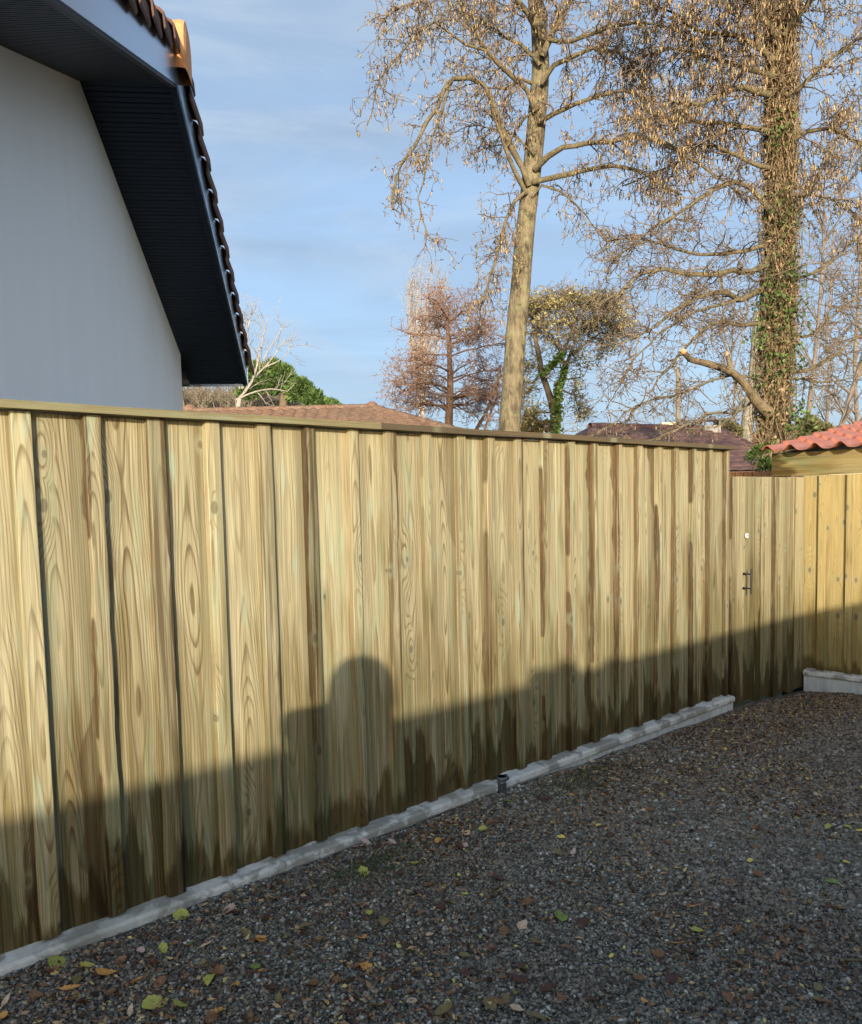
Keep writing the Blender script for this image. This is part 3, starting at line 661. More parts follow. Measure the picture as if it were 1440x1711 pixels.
skin('coat', Jc, [(0, 1), (1, 2), (2, 3), (3, 4), (3, 5), (5, 6), (6, 7), (3, 8), (8, 9), (9, 10)], person, M_coat, 2)
skin('hood', [(0, py_-.03, 1.42, .15), (0, py_-.045, 1.52, .168, .14), (0, py_-.04, 1.63, .160, .14), (0, py_-.03, 1.745, .085)], [(0, 1), (1, 2), (2, 3)], person, M_coat, 2)
for sx in (-1, 1):
    for q in range(4):
        zf = 1.545-.022*q; ln = (.9, 1., .95, .8)[q]
        skin('finger', [(sx*.065, py_+.285, zf-.01, .009), (sx*.055, py_+.312*1, zf, .0085), (sx*(.055-.022*ln), py_+.322, zf+.004, .0075), (sx*(.055-.04*ln), py_+.318, zf+.006, .006)], [(0, 1), (1, 2), (2, 3)], person, M_skin, 1)
    skin('thumb', [(sx*.07, py_+.275, 1.49, .011), (sx*.05, py_+.262, 1.50, .0095), (sx*.03, py_+.26, 1.515, .008)], [(0, 1), (1, 2)], person, M_skin, 1)
    skin('eye', [(sx*.03, py_+.125, 1.585, .011), (sx*.03, py_+.128, 1.585, .010)], [(0, 1)], person, M_black, 1)
skin('nose', [(0, py_+.12, 1.575, .010), (0, py_+.14, 1.55, .014)], [(0, 1)], person, M_skin, 1)
ph = empty('phone', (-.33, py_+.30, 1.44), 'phone held up by the person casting the shadow', 'phone')
mb = MB(); mb.box((-.385, py_+.296, 1.415), (.11, 0, 0), (0, .008, 0), (0, 0, .055)); link('phone_body', mb.mesh('phone_body'), ph, M_black)

# ------------------------------------------------------------------ trees
class Tubes:
    """many tapering tubes packed into one mesh"""
    def __init__(s): s.v = []; s.f = []; s.n = 0
    def add(s, pts, rads, sides):
        P = np.asarray(pts, float); R = np.asarray(rads, float); n = len(P)
        T = np.gradient(P, axis=0); T /= np.maximum(np.linalg.norm(T, axis=1), 1e-9)[:, None]
        ref = np.array([.31, .17, .93]) if abs(T[0] @ np.array([.31, .17, .93])) < .9 else np.array([1., 0, 0])
        A = np.cross(T, ref); A /= np.maximum(np.linalg.norm(A, axis=1), 1e-9)[:, None]; B = np.cross(T, A)
        th = np.linspace(0, 2*np.pi, sides, endpoint=False)
        V = P[:, None]+(A[:, None]*np.cos(th)[None, :, None]+B[:, None]*np.sin(th)[None, :, None])*R[:, None, None]
        i = np.arange(n-1)[:, None]*sides; j = np.arange(sides)[None]; j2 = (j+1) % sides
        f = np.stack([i+j, i+j2, i+j2+sides, i+j+sides], -1).reshape(-1, 4)+s.n
        s.v.append(V.reshape(-1, 3)); s.f.append(f); s.n += n*sides
    def mesh(s, name, smooth=True): return mesh(name, np.concatenate(s.v), np.concatenate(s.f), smooth=smooth)
class Bits:
    """catkins, cones and leaves: small pointed bodies packed into one mesh with a random value each"""
    def __init__(s): s.p = []; s.d = []; s.l = []; s.w = []
    def add(s, p, d, l, w): s.p.append(p); s.d.append(d); s.l.append(l); s.w.append(w)
    def mesh(s, name, flat=False):
        P = np.array(s.p); Dd = np.array(s.d); L = np.array(s.l)[:, None]; Wd = np.array(s.w)[:, None]; m = len(P)
        Dd /= np.linalg.norm(Dd, axis=1)[:, None]; r = npr.normal(size=(m, 3)); A = np.cross(Dd, r); A /= np.linalg.norm(A, axis=1)[:, None]; B = np.cross(Dd, A)
        if flat:
            V = np.stack([P, P+Dd*L*.4+A*Wd+B*Wd*.3, P+Dd*L*1.0, P+Dd*L*.45-A*Wd+B*Wd*.3], 1)
            f = np.array([[0, 1, 2], [0, 2, 3]])
        else:
            V = np.stack([P, P+Dd*L*.3+A*Wd, P+Dd*L*.3-A*Wd*.5+B*Wd*.87, P+Dd*L*.3-A*Wd*.5-B*Wd*.87, P+Dd*L*.8+A*Wd*.8, P+Dd*L*.8-A*Wd*.4+B*Wd*.7, P+Dd*L*.8-A*Wd*.4-B*Wd*.7, P+Dd*L], 1)
            f = np.array([[0, 2, 1], [0, 3, 2], [0, 1, 3], [1, 2, 4], [2, 5, 4], [2, 3, 5], [3, 6, 5], [3, 1, 6], [1, 4, 6], [4, 5, 7], [5, 6, 7], [6, 4, 7]])
        nv_ = V.shape[1]; Fc = (f[None]+(np.arange(m)*nv_)[:, None, None]).reshape(-1, 3)
        return mesh(name, V.reshape(-1, 3), Fc, {'rnd': ('FLOAT', np.repeat(npr.random(m), nv_))})
def unit(v): v = np.asarray(v, float); return v/max(np.linalg.norm(v), 1e-9)
def resample(pts, step):
    P = np.asarray(pts, float)
    # Catmull-Rom through the points
    Q = [P[0]]; n = len(P)
    for i in range(n-1):
        p0, p1, p2, p3 = P[max(i-1, 0)], P[i], P[i+1], P[min(i+2, n-1)]
        k_ = max(1, int(np.linalg.norm(p2-p1)/step))
        for j in range(1, k_+1):
            t = j/k_; Q.append(.5*((2*p1)+(-p0+p2)*t+(2*p0-5*p1+4*p2-p3)*t*t+(-p0+3*p1-3*p2+p3)*t**3))
    return np.array(Q)
def wander(start, d, L, n, jit, droop, R):
    P = [np.array(start)]; d = unit(d)
    for i in range(n):
        d = unit(d+np.array([R.gauss(0, jit), R.gauss(0, jit), R.gauss(0, jit)-droop])); P.append(P[-1]+d*L/n)
    return np.array(P)
def twiggery(path, r0, R, fine, mid, bits, L1=1.0, dens1=5., L2=.45, dens2=9., droop=.06, bitn=2.5, catk=.07, updir=.0, t0=.1, jit=.22, cone=True, third=True, catfrac=.6, rt_=.004, hang=True):
    """sub-branches, twigs, then catkins and cones along a limb"""
    seg = np.linalg.norm(np.diff(path, axis=0), axis=1); tot = seg.sum(); cum = np.concatenate([[0], np.cumsum(seg)])
    def along(t): q = t*tot; i = min(int(np.searchsorted(cum, q))-1 if q > 0 else 0, len(path)-2); i = max(i, 0); return path[i]+(path[i+1]-path[i])*((q-cum[i])/max(seg[i], 1e-9)), unit(path[i+1]-path[i])
    for _ in range(max(1, int(tot*dens1))):
        t = R.uniform(t0, 1.); p, T = along(t)
        d = unit(T*.8+np.array([R.gauss(0, .6), R.gauss(0, .6), R.gauss(0, .5)+updir]))
        L = L1*R.uniform(.45, 1.15)*(1-.45*t); P1 = wander(p, d, L, 6, jit, droop, R)
        rr = max(r0*(1-t)*.4, .009); mid.add(P1, np.linspace(min(rr, .022), rt_*1.1, 7), 4)
        for _ in range(max(2, int(L*dens2))):
            a = R.randint(1, 6); P2 = wander(P1[a], unit((P1[a]-P1[a-1])*6+np.array([R.gauss(0, .8), R.gauss(0, .8), R.gauss(0, .7)])), L2*R.uniform(.4, 1.1), 4, jit*1.2, droop*1.3, R)
            fine.add(P2, np.linspace(rt_*1.1, rt_*.55, 5), 3)
            ends = [P2]
            if third:
                for _ in range(2):
                    b = R.randint(1, 4); P3 = wander(P2[b], unit(np.array([R.gauss(0, 1), R.gauss(0, 1), R.gauss(-.1, .8)])), L2*.4*R.uniform(.4, 1.1), 3, jit*1.3, droop, R)
                    fine.add(P3, np.linspace(rt_*.8, rt_*.45, 4), 3); ends.append(P3)
            if bits is None: continue
            nb = int(bitn+R.random())
            for _ in range(nb):
                E2 = R.choice(ends); q = E2[R.randint(1, len(E2)-1)]+np.array([R.gauss(0, .01), R.gauss(0, .01), 0])
                if not cone or R.random() < catfrac:
                    bits[0].add(q, (R.gauss(0, .18), R.gauss(0, .18), -1) if hang else (R.gauss(0, 1), R.gauss(0, 1), R.gauss(0, 1)), catk*R.uniform(.6, 1.2), catk*.11)
                else:
                    bits[1].add(q, (R.gauss(0, 1), R.gauss(0, 1), R.gauss(-.4, .7)), .022*R.uniform(.7, 1.3), .009)

def bark(name, a, b_, scale=1., lichen=0.):
    k = NT(name); g = k.geo()
    n1 = k.noise(k.vm('MULTIPLY', g, (22*scale, 22*scale, 5*scale)), 1, 5, .65, .4); n2 = k.noise(g, 3.*scale, 3); n3 = k.noise(k.vm('MULTIPLY', g, (60*scale, 60*scale, 9*scale)), 1, 3, .6)
    c = k.mix(k.mr(n1, .35, .65), a, b_); c = k.mix(k.mr(n2, .45, .65, 0, .5), c, tuple(x*1.25 for x in b_))
    if lichen: c = k.mix(k.mr(k.noise(g, 9*scale, 4, .6), .50, .68, 0, lichen), c, (.30, .29, .14))
    c = k.mix(k.mr(n3, .6, .72, 0, .6), c, tuple(min(1, x*1.5) for x in b_))
    return k.done(c, .9, k.bump(k.math('ADD', n1, k.math('MULTIPLY', n3, .5)), .8, .02/scale), .15)
def bit_mat(name, stops, rough=.7, trans=0.):
    k = NT(name); c = k.ramp(k.attr('rnd', 'Fac'), stops); m = k.done(c, rough, None, .2)
    if trans: k.b.inputs['Subsurface Weight'].default_value = 0
    return m
M_bark = bark('alder_bark', (.05, .038, .022), (.235, .185, .11), 1., .55)
M_twig = bark('brown_twig_bark', (.13, .095, .065), (.26, .19, .12), 3.)
M_branch = bark('branch_bark', (.085, .065, .038), (.19, .145, .08), 2., .4)
M_catkin = bit_mat('alder_catkin', [(0, (.20, .12, .07)), (.35, (.38, .26, .125)), (.7, (.52, .38, .18)), (.9, (.32, .175, .12)), (1, (.38, .34, .14))])
M_cone = bit_mat('alder_cone', [(0, (.05, .032, .022)), (1, (.13, .09, .055))])

def px_path(pts, d0, d1=None, step=.18, world_top=None):
    """limb through photo positions with a depth for its start and its tip"""
    d1 = d0 if d1 is None else d1; n = len(pts)
    return resample([at(x, y, d0+(d1-d0)*i/max(1, n-1)) for i, (x, y) in enumerate(pts)], step)
def limb_mesh(name, path, r0, r1, parent, mat, sides=8, knob=0., R=rnd, flare=0):
    n = len(path); rr = np.linspace(r0, r1, n)*(1+np.array([R.uniform(-1, 1) for _ in range(n)])*knob)
    if flare: rr[0] *= 1+flare
    tb = Tubes(); tb.add(path, rr, sides); return link(name, tb.mesh(name), parent, mat)

# the tall leaning alder
R = random.Random(3)
DA = 11.5
alder = empty('alder_tree', at(850, 905, DA), 'tall leaning alder with a bare pale trunk and drooping branches of catkins', 'tree')
trunkA = px_path([(850, 930), (850, 800), (851, 720), (857, 640), (862, 560), (869, 480), (876, 400), (884, 330), (891, 260), (898, 180), (903, 110), (900, 50), (894, 0), (890, -80), (893, -200), (890, -350)], DA, DA+.3, .12)
nT = len(trunkA)
rA = np.interp(np.linspace(0, 1, nT), [0, .25, .5, .62, .7, .85, 1], [.155, .142, .13, .118, .10, .075, .03])
def lumpy(path, rr, sides, amp, name, parent, mat, seed):
    v = []; f = []; n = len(path); T = np.gradient(path, axis=0)
    for i in range(n):
        t = unit(T[i]); x = unit(np.cross(t, (0.2, 1, .1))); y = np.cross(t, x)
        for j in range(sides):
            a = 2*math.pi*j/sides; q = 1+amp*mnoise.fractal(Vector((math.cos(a)*1.3+seed, math.sin(a)*1.3, i*.09)), 1., 2., 3)
            v.append(path[i]+(x*math.cos(a)+y*math.sin(a))*rr[i]*q)
    idx = np.arange(n*sides).reshape(n, sides); f = np.stack([idx[:-1], np.roll(idx[:-1], -1, 1), np.roll(idx[1:], -1, 1), idx[1:]], -1).reshape(-1, 4)
    return link(name, mesh(name, v, f, smooth=True), parent, mat)
lumpy(trunkA, rA, 20, .10, 'trunk', alder, M_bark, 3.)
fine = Tubes(); mid = Tubes(); cat = Bits(); con = Bits()
limbsA = [  # pixels, depth start, depth end, r0, r1, length of sub-branches, density, droop
    ([(884, 310), (872, 280), (858, 255), (838, 215), (828, 185), (820, 160), (808, 140), (785, 131), (757, 130), (742, 150), (731, 180), (712, 205), (692, 245), (672, 275), (661, 310), (657, 352)], DA, DA-1., .045, .012, .75, 5., .10),
    ([(757, 130), (747, 158), (737, 190), (722, 230), (714, 265), (707, 300), (699, 335), (706, 365), (716, 398)], DA-.5, DA-1.3, .020, .007, .5, 5., .10),
    ([(880, 325), (868, 300), (857, 280), (846, 250), (836, 225), (822, 188), (820, 150)], DA, DA-.4, .035, .02, .5, 3.5, .08),
    ([(880, 320), (861, 335), (850, 355), (843, 385), (832, 425), (818, 465), (806, 500)], DA, DA-.6, .028, .008, .62, 12., .10),
    ([(896, 185), (880, 150), (858, 128), (830, 105), (812, 85), (797, 60), (785, 30), (770, 5), (745, -30)], DA, DA-.8, .04, .015, .9, 6.5, .06),
    ([(812, 85), (780, 75), (750, 55), (725, 35), (705, 50), (683, 72), (660, 100), (640, 125), (622, 160)], DA-.5, DA-1.2, .018, .006, .65, 8., .08),
    ([(755, -60), (720, -20), (700, 5), (672, 12), (645, 30), (632, 60)], DA-.8, DA-1.4, .016, .006, .6, 9., .10),
    ([(890, 140), (868, 130), (850, 148), (815, 145), (790, 130)], DA, DA-.3, .025, .01, .7, 8., .06),
    ([(902, 60), (880, 20), (850, -15), (800, -40), (740, -60)], DA, DA-.7, .04, .015, 1., 8., .06),
    ([(903, 110), (870, 75), (840, 60), (800, 30), (770, 25)], DA, DA+.6, .03, .01, .9, 8., .06),
    ([(895, 0), (920, -50), (960, -90), (1020, -120)], DA, DA-.8, .04, .015, 1.2, 9., .06),
    ([(905, 95), (925, 50), (950, 10), (965, -20), (990, -60)], DA, DA-.2, .045, .02, .9, 8., .04),
    ([(908, 65), (940, 70), (975, 62), (1020, 45), (1065, 38), (1115, 45), (1160, 70)], DA, DA-1.2, .03, .01, .9, 8., .07),
    ([(905, 140), (925, 110), (955, 95), (990, 82), (1030, 88), (1070, 110)], DA, DA-.7, .035, .012, .9, 7.5, .06),
    ([(900, 205), (925, 190), (960, 175), (1000, 160), (1040, 152), (1085, 165), (1130, 190)], DA, DA-.9, .035, .012, .85, 6.5, .07),
    ([(893, 283), (915, 262), (940, 248), (980, 240), (1020, 236), (1060, 228), (1095, 235), (1130, 252), (1170, 275), (1210, 305), (1245, 335)], DA, DA-1.4, .042, .010, .8, 6., .06),
    ([(890, 305), (920, 298), (955, 290), (1000, 281), (1040, 278), (1070, 285), (1100, 305), (1140, 325)], DA, DA-.8, .038, .012, .8, 6., .07),
    ([(888, 330), (905, 310), (935, 318), (965, 345), (990, 375), (1010, 400)], DA, DA-.3, .02, .006, .6, 6., .09),
    ([(900, 180), (880, 195), (862, 215), (850, 240), (800, 250)], DA, DA+.5, .02, .006, .6, 6., .08),
    ([(893, 260), (870, 235), (845, 220), (800, 210), (770, 215)], DA, DA+.7, .02, .006, .6, 6., .08),
]
for (pts, d0, d1, r0, r1, L1, dens, drp) in limbsA:
    P = px_path(pts, d0, d1, .15)
    P += np.array([[R.gauss(0, .012) for _ in range(3)] for _ in P])*np.linspace(.3, 1, len(P))[:, None]
    limb_mesh('limb', P, r0, r1, alder, M_branch, 7, .12, R)
    twiggery(P, r0, R, fine, mid, (cat, con), L1, dens*(1.75 if pts[-1][1] < 320 else 1.35), .36, 12., drp, 3.6, .075, 0, .12, .24, catfrac=.62, rt_=.0042)
# the crown above the frame
for i in range(7):
    a = R.uniform(0, 6.28); t = R.uniform(.82, 1); p = trunkA[int(t*(nT-1))]
    P = wander(p, (math.cos(a), math.sin(a), .5), R.uniform(1.2, 2.2), 8, .12, .03, R); limb_mesh('limb', P, .035, .01, alder, M_branch, 6, .1, R)
    twiggery(P, .03, R, fine, mid, (cat, con), .9, 4., .34, 8., .05, 2.2, .075)
link('branches', mid.mesh('branches'), alder, M_twig)['kind'] = 'stuff'; link('twigs', fine.mesh('twigs', False), alder, M_twig)['kind'] = 'stuff'
link('catkins', cat.mesh('catkins'), alder, M_catkin)['kind'] = 'stuff'; link('cones', con.mesh('cones'), alder, M_cone)['kind'] = 'stuff'

# the ivy-clad tree
R = random.Random(8)
DI = 10.5
ivyt = empty('ivy_tree', at(1300, 870, DI), 'thick upright tree wrapped in dead brown vines and green ivy, on the right', 'tree')
trunkI = px_path([(1298, 880), (1298, 800), (1296, 740), (1293, 690), (1296, 640), (1299, 580), (1301, 500), (1303, 420), (1304, 340), (1304, 260), (1304, 180), (1305, 100), (1307, 40), (1309, -40), (1311, -150), (1308, -300)], DI, DI+.2, .12)
nT = len(trunkI); rI = np.interp(np.linspace(0, 1, nT), [0, .12, .3, .6, .8, 1], [.15, .125, .108, .095, .075, .04])
M_ivybark = bark('dark_bark', (.09, .065, .04), (.22, .16, .09), 1.)
lumpy(trunkI, rI, 18, .18, 'trunk', ivyt, M_ivybark, 9.)
k = NT('cut_wood'); g = k.geo(); M_cut = k.done(k.mix(k.noise(g, 40, 3), (.75, .30, .12), (.8, .42, .2)), .8)
cl = px_path([(1285, 690), (1262, 668), (1243, 640), (1222, 622), (1198, 612), (1172, 605), (1152, 600), (1142, 588)], DI-.15, DI-.9, .08)
lo = lumpy(cl, np.interp(np.linspace(0, 1, len(cl)), [0, .3, 1], [.075, .048, .033]), 10, .22, 'cut_limb', ivyt, M_ivybark, 4.)
mb = MB(); tdir = unit(cl[-1]-cl[-3]); mb.add(*tube([cl[-1]-tdir*.01, cl[-1]+tdir*.02, cl[-1]+tdir*.05], [.034, .032, .018], 10)); link('cut_end', mb.mesh('cut_end'), ivyt, M_cut)
fine = Tubes(); mid = Tubes(); cat = Bits(); con = Bits()
q = cl[int(len(cl)*.55)]; st2 = [q, q+np.array([-.03, 0, .10]), q+np.array([-.05, 0, .20])]; limb_mesh('limb', resample(st2, .05), .03, .022, ivyt, M_bark, 8)
mb = MB(); mb.add(*tube([np.array(st2[-1]), np.array(st2[-1])+[-.015, 0, .06]], [.024, .012], 8)); link('cut_end', mb.mesh('cut_end'), ivyt, M_cut)
limbsI = [
    ([(1262, 665), (1230, 690), (1190, 690), (1140, 715), (1080, 735), (1020, 745)], DI, DI-1.1, .018, .006, .5, 4., .04),
    ([(1285, 640), (1250, 630), (1220, 628), (1180, 640), (1130, 660), (1080, 672), (1030, 700), (1000, 725)], DI, DI-1.2, .018, .006, .5, 4.5, .04),
    ([(1285, 545), (1262, 540), (1240, 545), (1210, 538), (1180, 548), (1140, 585), (1110, 620), (1080, 660)], DI, DI-1., .03, .008, .5, 5., .03),
    ([(1280, 480), (1252, 495), (1235, 500), (1215, 490), (1185, 492), (1150, 505), (1110, 530), (1075, 555), (1020, 585)], DI, DI-1.1, .04, .008, .6, 5., .04),
    ([(1235, 500), (1195, 512), (1150, 525), (1100, 560), (1060, 600), (1040, 640)], DI-.3, DI-1.2, .02, .006, .6, 5., .04),
    ([(1280, 440), (1255, 455), (1225, 452), (1190, 460), (1150, 458), (1110, 450), (1070, 460), (1030, 490), (990, 520)], DI, DI-1.2, .042, .008, .6, 6., .04),
    ([(1280, 410), (1240, 420), (1195, 425), (1145, 420), (1100, 405), (1060, 410), (1020, 440)], DI, DI-.9, .03, .007, .7, 6., .05),
    ([(1285, 350), (1262, 322), (1230, 305), (1190, 320), (1150, 345), (1105, 375), (1060, 395), (1010, 400)], DI, DI-.9, .035, .008, .7, 6., .05),
    ([(1285, 280), (1250, 270), (1210, 250), (1170, 240), (1130, 270), (1090, 290), (1040, 310)], DI, DI+.6, .03, .008, .8, 6., .05),
    ([(1288, 160), (1262, 152), (1240, 145), (1200, 160), (1160, 175), (1120, 170), (1080, 200)], DI, DI-.8, .045, .01, .8, 7., .06),
    ([(1292, 100), (1255, 70), (1210, 55), (1165, 50), (1120, 20), (1080, 0)], DI, DI-.6, .04, .01, 1., 7.5, .05),
    ([(1295, 60), (1260, 10), (1210, -20), (1150, -30), (1080, -50)], DI, DI-1., .04, .01, 1., 8., .05),
    ([(1298, 130), (1240, 110), (1180, 95), (1120, 80), (1060, 100)], DI, DI+.8, .04, .01, 1., 7., .06),
    ([(1290, 220), (1240, 210), (1180, 205), (1120, 195), (1060, 200)], DI, DI+.5, .035, .01, .9, 7., .06),
    ([(1315, 390), (1340, 330), (1360, 300), (1385, 260), (1410, 200), (1440, 160)], DI, DI+.3, .03, .008, .7, 6., .03),
    ([(1315, 160), (1335, 150), (1365, 120), (1390, 95), (1425, 70), (1460, 40)], DI, DI-.6, .035, .008, .8, 7., .03),
    ([(1318, 240), (1350, 220), (1385, 215), (1420, 230), (1460, 250)], DI, DI-.6, .03, .008, .8, 6., .05),
    ([(1322, 330), (1350, 325), (1385, 330), (1420, 350), (1460, 380)], DI, DI-.4, .02, .006, .8, 6., .05),
    ([(1318, 620), (1345, 620), (1372, 607), (1400, 590), (1430, 565), (1470, 540)], DI, DI+.5, .03, .01, .6, 4., .02),
    ([(1318, 560), (1350, 560), (1390, 530), (1430, 500), (1470, 470)], DI, DI+.5, .02, .006, .6, 5., .02),
    ([(1312, 630), (1340, 634), (1380, 638), (1420, 630), (1460, 622)], DI, DI-.5, .012, .005, .5, 4., .02),
    ([(1318, 470), (1350, 460), (1390, 440), (1440, 390)], DI, DI-.5, .02, .006, .7, 5., .02),
    ([(1310, 60), (1340, 20), (1380, -20), (1440, -60)], DI, DI-.5, .04, .01, 1., 8., .05),
    ([(1300, 20), (1270, -40), (1230, -90)], DI, DI+.5, .04, .01, 1., 8., .05),
    ([(1243, 668), (1240, 672), (1225, 695), (1205, 705), (1190, 715)], DI-.3, DI-.6, .014, .009, .15, 3., .02),
]
for (pts, d0, d1, r0, r1, L1, dens, drp) in limbsI:
    P = px_path(pts, d0, d1, .13); P += np.array([[R.gauss(0, .012) for _ in range(3)] for _ in P])*np.linspace(.3, 1, len(P))[:, None]
    limb_mesh('limb', P, r0, r1, ivyt, M_branch, 7, .12, R)
    low = pts[-1][1] > 380
    twiggery(P, r0, R, fine, mid, (cat, con), L1*1.1, dens*(2.5 if low else 2.5), .36, 13., drp, 1.4 if low else 3.9, .05 if low else .080, 0, .08, .22, catfrac=.35 if low else .66, rt_=.0038)
link('branches', mid.mesh('branches'), ivyt, M_twig)['kind'] = 'stuff'; link('twigs', fine.mesh('twigs', False), ivyt, M_twig)['kind'] = 'stuff'
link('catkins', cat.mesh('catkins'), ivyt, M_catkin)['kind'] = 'stuff'; link('cones', con.mesh('cones'), ivyt, M_cone)['kind'] = 'stuff'
# vines hugging the trunk, fuzz of dead stems, ivy leaves in clumps
vines = Tubes(); lf = Bits(); dead = Bits()
for i in range(620):
    i0 = R.randint(0, nT-6); n_ = R.randint(8, 26); a = R.uniform(0, 6.28); P = []; off = R.uniform(.0, .085)
    for j in range(n_):
        q = min(i0+j, nT-1); a += R.gauss(0, .26); off = max(.0, off+R.gauss(0, .02)); T = unit(trunkI[min(q+1, nT-1)]-trunkI[max(q-1, 0)])
        x = unit(np.cross(T, (0, 1, 0))); y = np.cross(T, x); P.append(trunkI[q]+(x*math.cos(a)+y*math.sin(a))*(rI[q]+off))
        if q == nT-1: break
    if len(P) > 3: vines.add(P, np.full(len(P), R.uniform(.003, .009)), 4)
for i in range(9500):
    q = R.randint(6, nT-2); a = R.uniform(0, 6.28); rr = rI[q]+R.uniform(.0, .10)
    p = trunkI[q]+np.array([math.cos(a)*rr, math.sin(a)*rr, R.uniform(-.06, .06)])
    dd = (math.cos(a)*.7+R.gauss(0, .6), math.sin(a)*.7+R.gauss(0, .6), R.gauss(-.5, .8))
    if i % 3 == 0: vines.add(wander(p, dd, R.uniform(.1, .38), 3, .4, .12, R), [.004, .0035, .003, .002], 3)
    else: dead.add(p, dd, R.uniform(.04, .09), R.uniform(.008, .02))
clumps = [(1322, 430, 22), (1300, 470, 26), (1335, 455, 20), (1280, 520, 30), (1270, 555, 22), (1340, 540, 22), (1315, 520, 28), (1300, 590, 26), (1335, 680, 22), (1325, 712, 22), (1345, 700, 18), (1290, 440, 15), (1320, 370, 25), (1300, 330, 20), (1310, 210, 22), (1290, 230, 14), (1275, 640, 14), (1262, 625, 14), (1310, 610, 22), (1330, 600, 18), (1350, 725, 16), (1285, 690, 12)]
for (x, y, r) in clumps:
    c0 = at(x, y, DI-.22); s_ = r/F*DI
    for _ in range(int(48*(r/22)**2)):
        p = c0+np.array([R.gauss(0, s_*.55), R.uniform(-.05, .15), R.gauss(0, s_*.75)]); lf.add(p, (R.gauss(0, .6), R.gauss(-.5, .5), R.gauss(-.5, .5)), R.uniform(.035, .07), R.uniform(.016, .03))
M_vine = bark('dead_vine', (.11, .075, .04), (.34, .245, .13), 3.)
M_ivy = bit_mat('ivy_leaf', [(0, (.03, .05, .012)), (.5, (.07, .11, .025)), (1, (.16, .21, .06))], .5)
M_dead = bit_mat('dead_leaf', [(0, (.14, .09, .05)), (.5, (.30, .20, .11)), (1, (.42, .31, .18))], .9)
link('vines', vines.mesh('vines', False), ivyt, M_vine)['kind'] = 'stuff'; link('ivy', lf.mesh('ivy', True), ivyt, M_ivy)['kind'] = 'stuff'; link('dead_leaves', dead.mesh('dead_leaves', True), ivyt, M_dead)['kind'] = 'stuff'

# ------------------------------------------------------------------ smaller and farther trees
def tree(name, label, base, d, trunk_pts, r0, r1, limbs, mats, seed, L1, dens1, L2, dens2, droop, bitspec=None, jit=.22, upd=.0, rt_=.008, third=True, group=None, sides=8, catk=.07, bitn=2, limb_r=.6, hang=False, t0=.1, flat=False):
    R = random.Random(seed); e = empty(name, at(base[0], base[1], d), label, 'tree', group)
    tp = px_path(trunk_pts, d, d, .3); lumpy(tp, np.linspace(r0, r1, len(tp)), 10, .1, 'trunk', e, mats[0], seed)
    fine = Tubes(); mid = Tubes(); bt_ = Bits() if bitspec else None
    for (pts, dd, rr) in limbs:
        P = px_path(pts, d, d+dd, .3); P += np.array([[R.gauss(0, .02) for _ in range(3)] for _ in P])*np.linspace(.3, 1, len(P))[:, None]
        limb_mesh('limb', P, rr, rr*.3, e, mats[0], 6, .1, R)
        twiggery(P, rr, R, fine, mid, (bt_, bt_) if bt_ else None, L1, dens1, L2, dens2, droop, bitn, catk, upd, t0, jit, cone=False, third=third, rt_=rt_, hang=hang)
    twiggery(tp[len(tp)//3:], r1, R, fine, mid, (bt_, bt_) if bt_ else None, L1, dens1*.6, L2, dens2, droop, bitn, catk, upd, .2, jit, cone=False, third=third, rt_=rt_, hang=hang)
    link('branches', mid.mesh('branches'), e, mats[1])['kind'] = 'stuff'; link('twigs', fine.mesh('twigs', False), e, mats[1])['kind'] = 'stuff'
    if bt_ and bt_.p: link('foliage', bt_.mesh('foliage', flat), e, mats[2])['kind'] = 'stuff'
    return e
# reddish alder left of the leaning trunk
M_redbark = bark('reddish_bark', (.12, .065, .04), (.26, .15, .09), .8)
M_redtwig = bark('reddish_twig', (.20, .12, .085), (.36, .23, .16), 2.)
M_redbit = bit_mat('reddish_bud', [(0, (.20, .10, .06)), (.6, (.36, .18, .10)), (1, (.45, .26, .14))])
DR = 26
redl = []
Rr_ = random.Random(4)
for i in range(34):
    y0 = 695-180*Rr_.random(); side = Rr_.choice((-1, 1)); hgt = (695-y0)/180
    env = (98*math.sin(min(1, hgt*1.6+.35)*math.pi/2)*(1-max(0, hgt-.45)/.62)+14)*Rr_.uniform(.45, 1.08)
    lift = Rr_.uniform(-2, 26)+hgt*14; x0 = 750+Rr_.uniform(-2, 2)
    redl.append(([(x0, y0), (x0+side*env*.3, y0-lift*.5+Rr_.uniform(-6, 6)), (x0+side*env*.65, y0-lift*.8+Rr_.uniform(-7, 7)), (x0+side*env, y0-lift+Rr_.uniform(-8, 16))], Rr_.uniform(-2.2, 2.2), .032))
redl.append(([(752, 670), (765, 662), (785, 658), (810, 660), (832, 655)], -.5, .08)); redl.append(([(830, 700), (800, 745), (835, 650)][1:], 0, .06)); redl.append(([(795, 720), (810, 690), (830, 650), (838, 610)], 0, .07))
tree('red_alder_tree', 'broad reddish brown tree with a dark trunk, left of the leaning alder', (750, 760), DR, [(748, 760), (750, 700), (752, 650), (751, 600), (748, 550), (745, 515)], .15, .04, redl, (M_redbark, M_redtwig, M_redbit), 21, 1.25, 5.0, .6, 7., .01, True, .24, .1, .008, catk=.10, bitn=3.)
